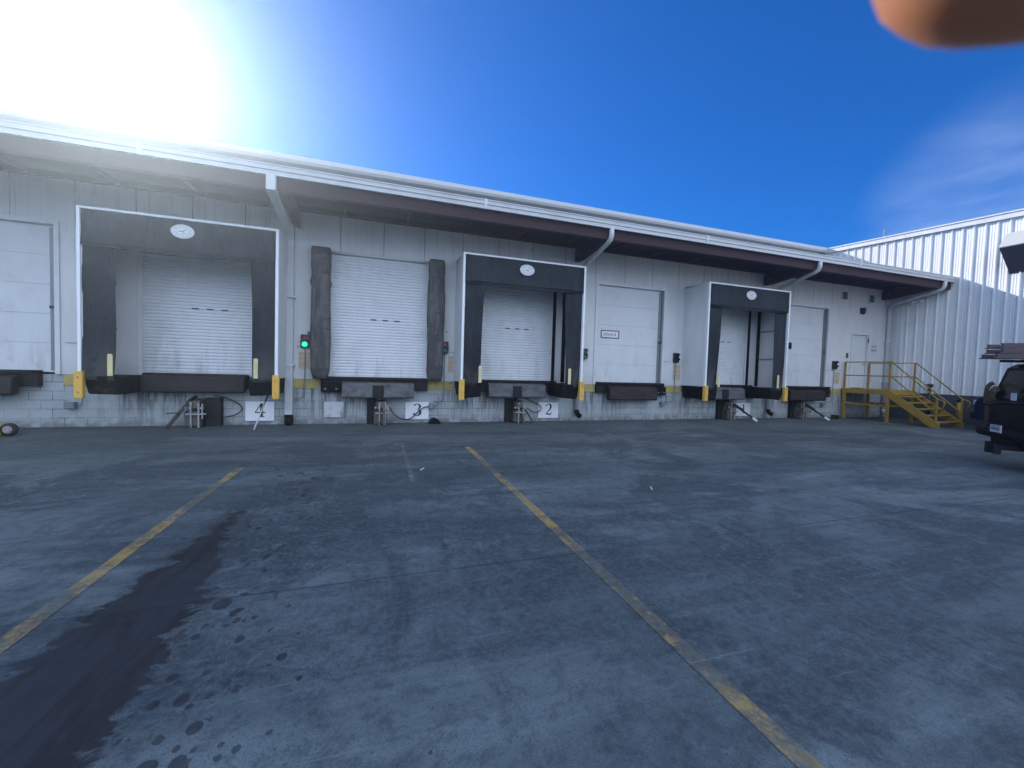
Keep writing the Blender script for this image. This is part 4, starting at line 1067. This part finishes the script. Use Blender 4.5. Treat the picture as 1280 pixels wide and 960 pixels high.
# ------------------------------------------------------------------ scattering volume added to imitate the lens veil near the sun
bm = NB(); bx(bm, -151, 151, -151, 151, -1.2, 9.6)
hz = bpy.data.materials.new('lens_veil'); hz.use_nodes = True; hn = hz.node_tree
for q in list(hn.nodes):
    if q.type == 'BSDF_PRINCIPLED': hn.nodes.remove(q)
pv = hn.nodes.new('ShaderNodeVolumePrincipled'); pv.inputs['Color'].default_value = (.72,.86,1,1); pv.inputs['Density'].default_value = .0044; pv.inputs['Anisotropy'].default_value = .82
hn.links.new(pv.outputs[0], next(q for q in hn.nodes if q.type == 'OUTPUT_MATERIAL').inputs['Volume'])
obj('veil_volume', bm, hz, kind='stuff')

# ------------------------------------------------------------------ light
EL, AZ = R(28.6), R(-26.9)     # azimuth measured from +Y towards +X
sd_ = Vector((math.sin(AZ)*math.cos(EL), math.cos(AZ)*math.cos(EL), math.sin(EL)))
L = bpy.data.lights.new('sun', 'SUN'); L.energy = 5.0; L.angle = R(.53); L.color = (1,.95,.88)
lo_ = bpy.data.objects.new('sun', L); COL.objects.link(lo_); lo_.rotation_euler = sd_.to_track_quat('Z','Y').to_euler(); lo_.location = (-20,40,30)
wd = bpy.data.worlds.new('World'); sc.world = wd; wd.use_nodes = True; nt = wd.node_tree; nn = nt.nodes; ln = nt.links.new
bg = nn['Background']; out = nn['World Output']
sky = nn.new('ShaderNodeTexSky'); sky.sky_type = 'NISHITA'; sky.sun_disc = False; sky.sun_elevation = EL; sky.sun_rotation = AZ
sky.altitude = 1500; sky.air_density = 1.0; sky.dust_density = .2; sky.ozone_density = 3.5
tc = nn.new('ShaderNodeTexCoord')
def wm(op, a, b=None, clamp=False):
    n = nn.new('ShaderNodeMath'); n.operation = op; n.use_clamp = clamp
    for i, v in ((0,a),(1,b)):
        if v is None: continue
        if isinstance(v, (int,float)): n.inputs[i].default_value = v
        else: ln(v, n.inputs[i])
    return n.outputs[0]
dp = nn.new('ShaderNodeVectorMath'); dp.operation = 'DOT_PRODUCT'; ln(tc.outputs['Generated'], dp.inputs[0]); dp.inputs[1].default_value = sd_
om = wm('SUBTRACT', 1.0, dp.outputs['Value'])
g1 = wm('MULTIPLY', wm('EXPONENT', wm('MULTIPLY', om, -560.)), 14.)
g2 = wm('MULTIPLY', wm('EXPONENT', wm('MULTIPLY', om, -30.)), .3)
gl = wm('ADD', g1, g2)
gc = nn.new('ShaderNodeMix'); gc.data_type = 'RGBA'; gc.inputs[0].default_value = 1; gc.blend_type = 'MULTIPLY'
cc = nn.new('ShaderNodeCombineColor'); ln(wm('MULTIPLY', gl, .86), cc.inputs[0]); ln(wm('MULTIPLY', gl, .96), cc.inputs[1]); ln(gl, cc.inputs[2])
# thin cirrus low over the ribbed building
mp = nn.new('ShaderNodeMapping'); ln(tc.outputs['Generated'], mp.inputs[0]); mp.inputs['Scale'].default_value = (2.2,2.2,7); mp.inputs['Rotation'].default_value = (R(20),R(-14),0)
nz = nn.new('ShaderNodeTexNoise'); ln(mp.outputs[0], nz.inputs['Vector']); nz.inputs['Scale'].default_value = 1.7; nz.inputs['Detail'].default_value = 5; nz.inputs['Roughness'].default_value = .5; nz.inputs['Distortion'].default_value = .2
cd = Vector((.905,.33,.225)).normalized()
d2 = nn.new('ShaderNodeVectorMath'); d2.operation = 'DOT_PRODUCT'; ln(tc.outputs['Generated'], d2.inputs[0]); d2.inputs[1].default_value = cd
zone = nn.new('ShaderNodeMapRange'); zone.interpolation_type = 'SMOOTHSTEP'; ln(d2.outputs['Value'], zone.inputs[0]); zone.inputs[1].default_value = .972; zone.inputs[2].default_value = .9995
nr = nn.new('ShaderNodeMapRange'); nr.interpolation_type = 'SMOOTHSTEP'; ln(nz.outputs['Fac'], nr.inputs[0]); nr.inputs[1].default_value = .25; nr.inputs[2].default_value = .80
cl = wm('MULTIPLY', zone.outputs[0], wm('MULTIPLY', nr.outputs[0], .36))
tint = nn.new('ShaderNodeMix'); tint.data_type = 'RGBA'; tint.blend_type = 'MULTIPLY'; tint.inputs[0].default_value = 1; ln(sky.outputs[0], tint.inputs[6]); tint.inputs[7].default_value = (.09,.62,1.26,1)
cm = nn.new('ShaderNodeMix'); cm.data_type = 'RGBA'; ln(cl, cm.inputs[0]); ln(tint.outputs[2], cm.inputs[6]); cm.inputs[7].default_value = (6.0,7.2,9.5,1)
# unseen bright broken cloud, added behind the camera to lift the shaded walls
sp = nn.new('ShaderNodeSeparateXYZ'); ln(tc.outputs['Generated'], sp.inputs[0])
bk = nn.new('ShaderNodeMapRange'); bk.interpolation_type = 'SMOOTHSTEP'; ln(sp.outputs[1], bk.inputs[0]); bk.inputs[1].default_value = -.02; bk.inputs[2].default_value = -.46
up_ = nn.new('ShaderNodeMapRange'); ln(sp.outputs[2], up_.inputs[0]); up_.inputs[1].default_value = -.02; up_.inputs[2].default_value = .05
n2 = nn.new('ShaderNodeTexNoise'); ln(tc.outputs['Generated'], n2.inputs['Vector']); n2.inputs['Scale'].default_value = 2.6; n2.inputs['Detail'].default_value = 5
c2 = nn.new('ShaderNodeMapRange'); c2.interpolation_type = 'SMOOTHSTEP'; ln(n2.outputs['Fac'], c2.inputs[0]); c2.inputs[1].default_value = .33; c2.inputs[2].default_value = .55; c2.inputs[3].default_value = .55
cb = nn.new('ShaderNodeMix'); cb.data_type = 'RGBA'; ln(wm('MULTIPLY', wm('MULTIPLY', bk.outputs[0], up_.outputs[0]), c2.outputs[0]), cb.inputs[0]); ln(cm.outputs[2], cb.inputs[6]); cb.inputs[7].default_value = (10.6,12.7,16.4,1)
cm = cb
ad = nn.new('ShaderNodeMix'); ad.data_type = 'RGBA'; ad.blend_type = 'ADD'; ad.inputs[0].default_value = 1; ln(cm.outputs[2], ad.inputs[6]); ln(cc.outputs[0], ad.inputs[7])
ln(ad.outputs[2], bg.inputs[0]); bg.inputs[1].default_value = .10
sc.view_settings.view_transform = 'Standard'; sc.view_settings.look = 'None'; sc.view_settings.gamma = 1; sc.view_settings.exposure = 0.55; sc.view_settings.use_curve_mapping = False
sc.cycles.max_bounces = 6; sc.cycles.use_denoising = True
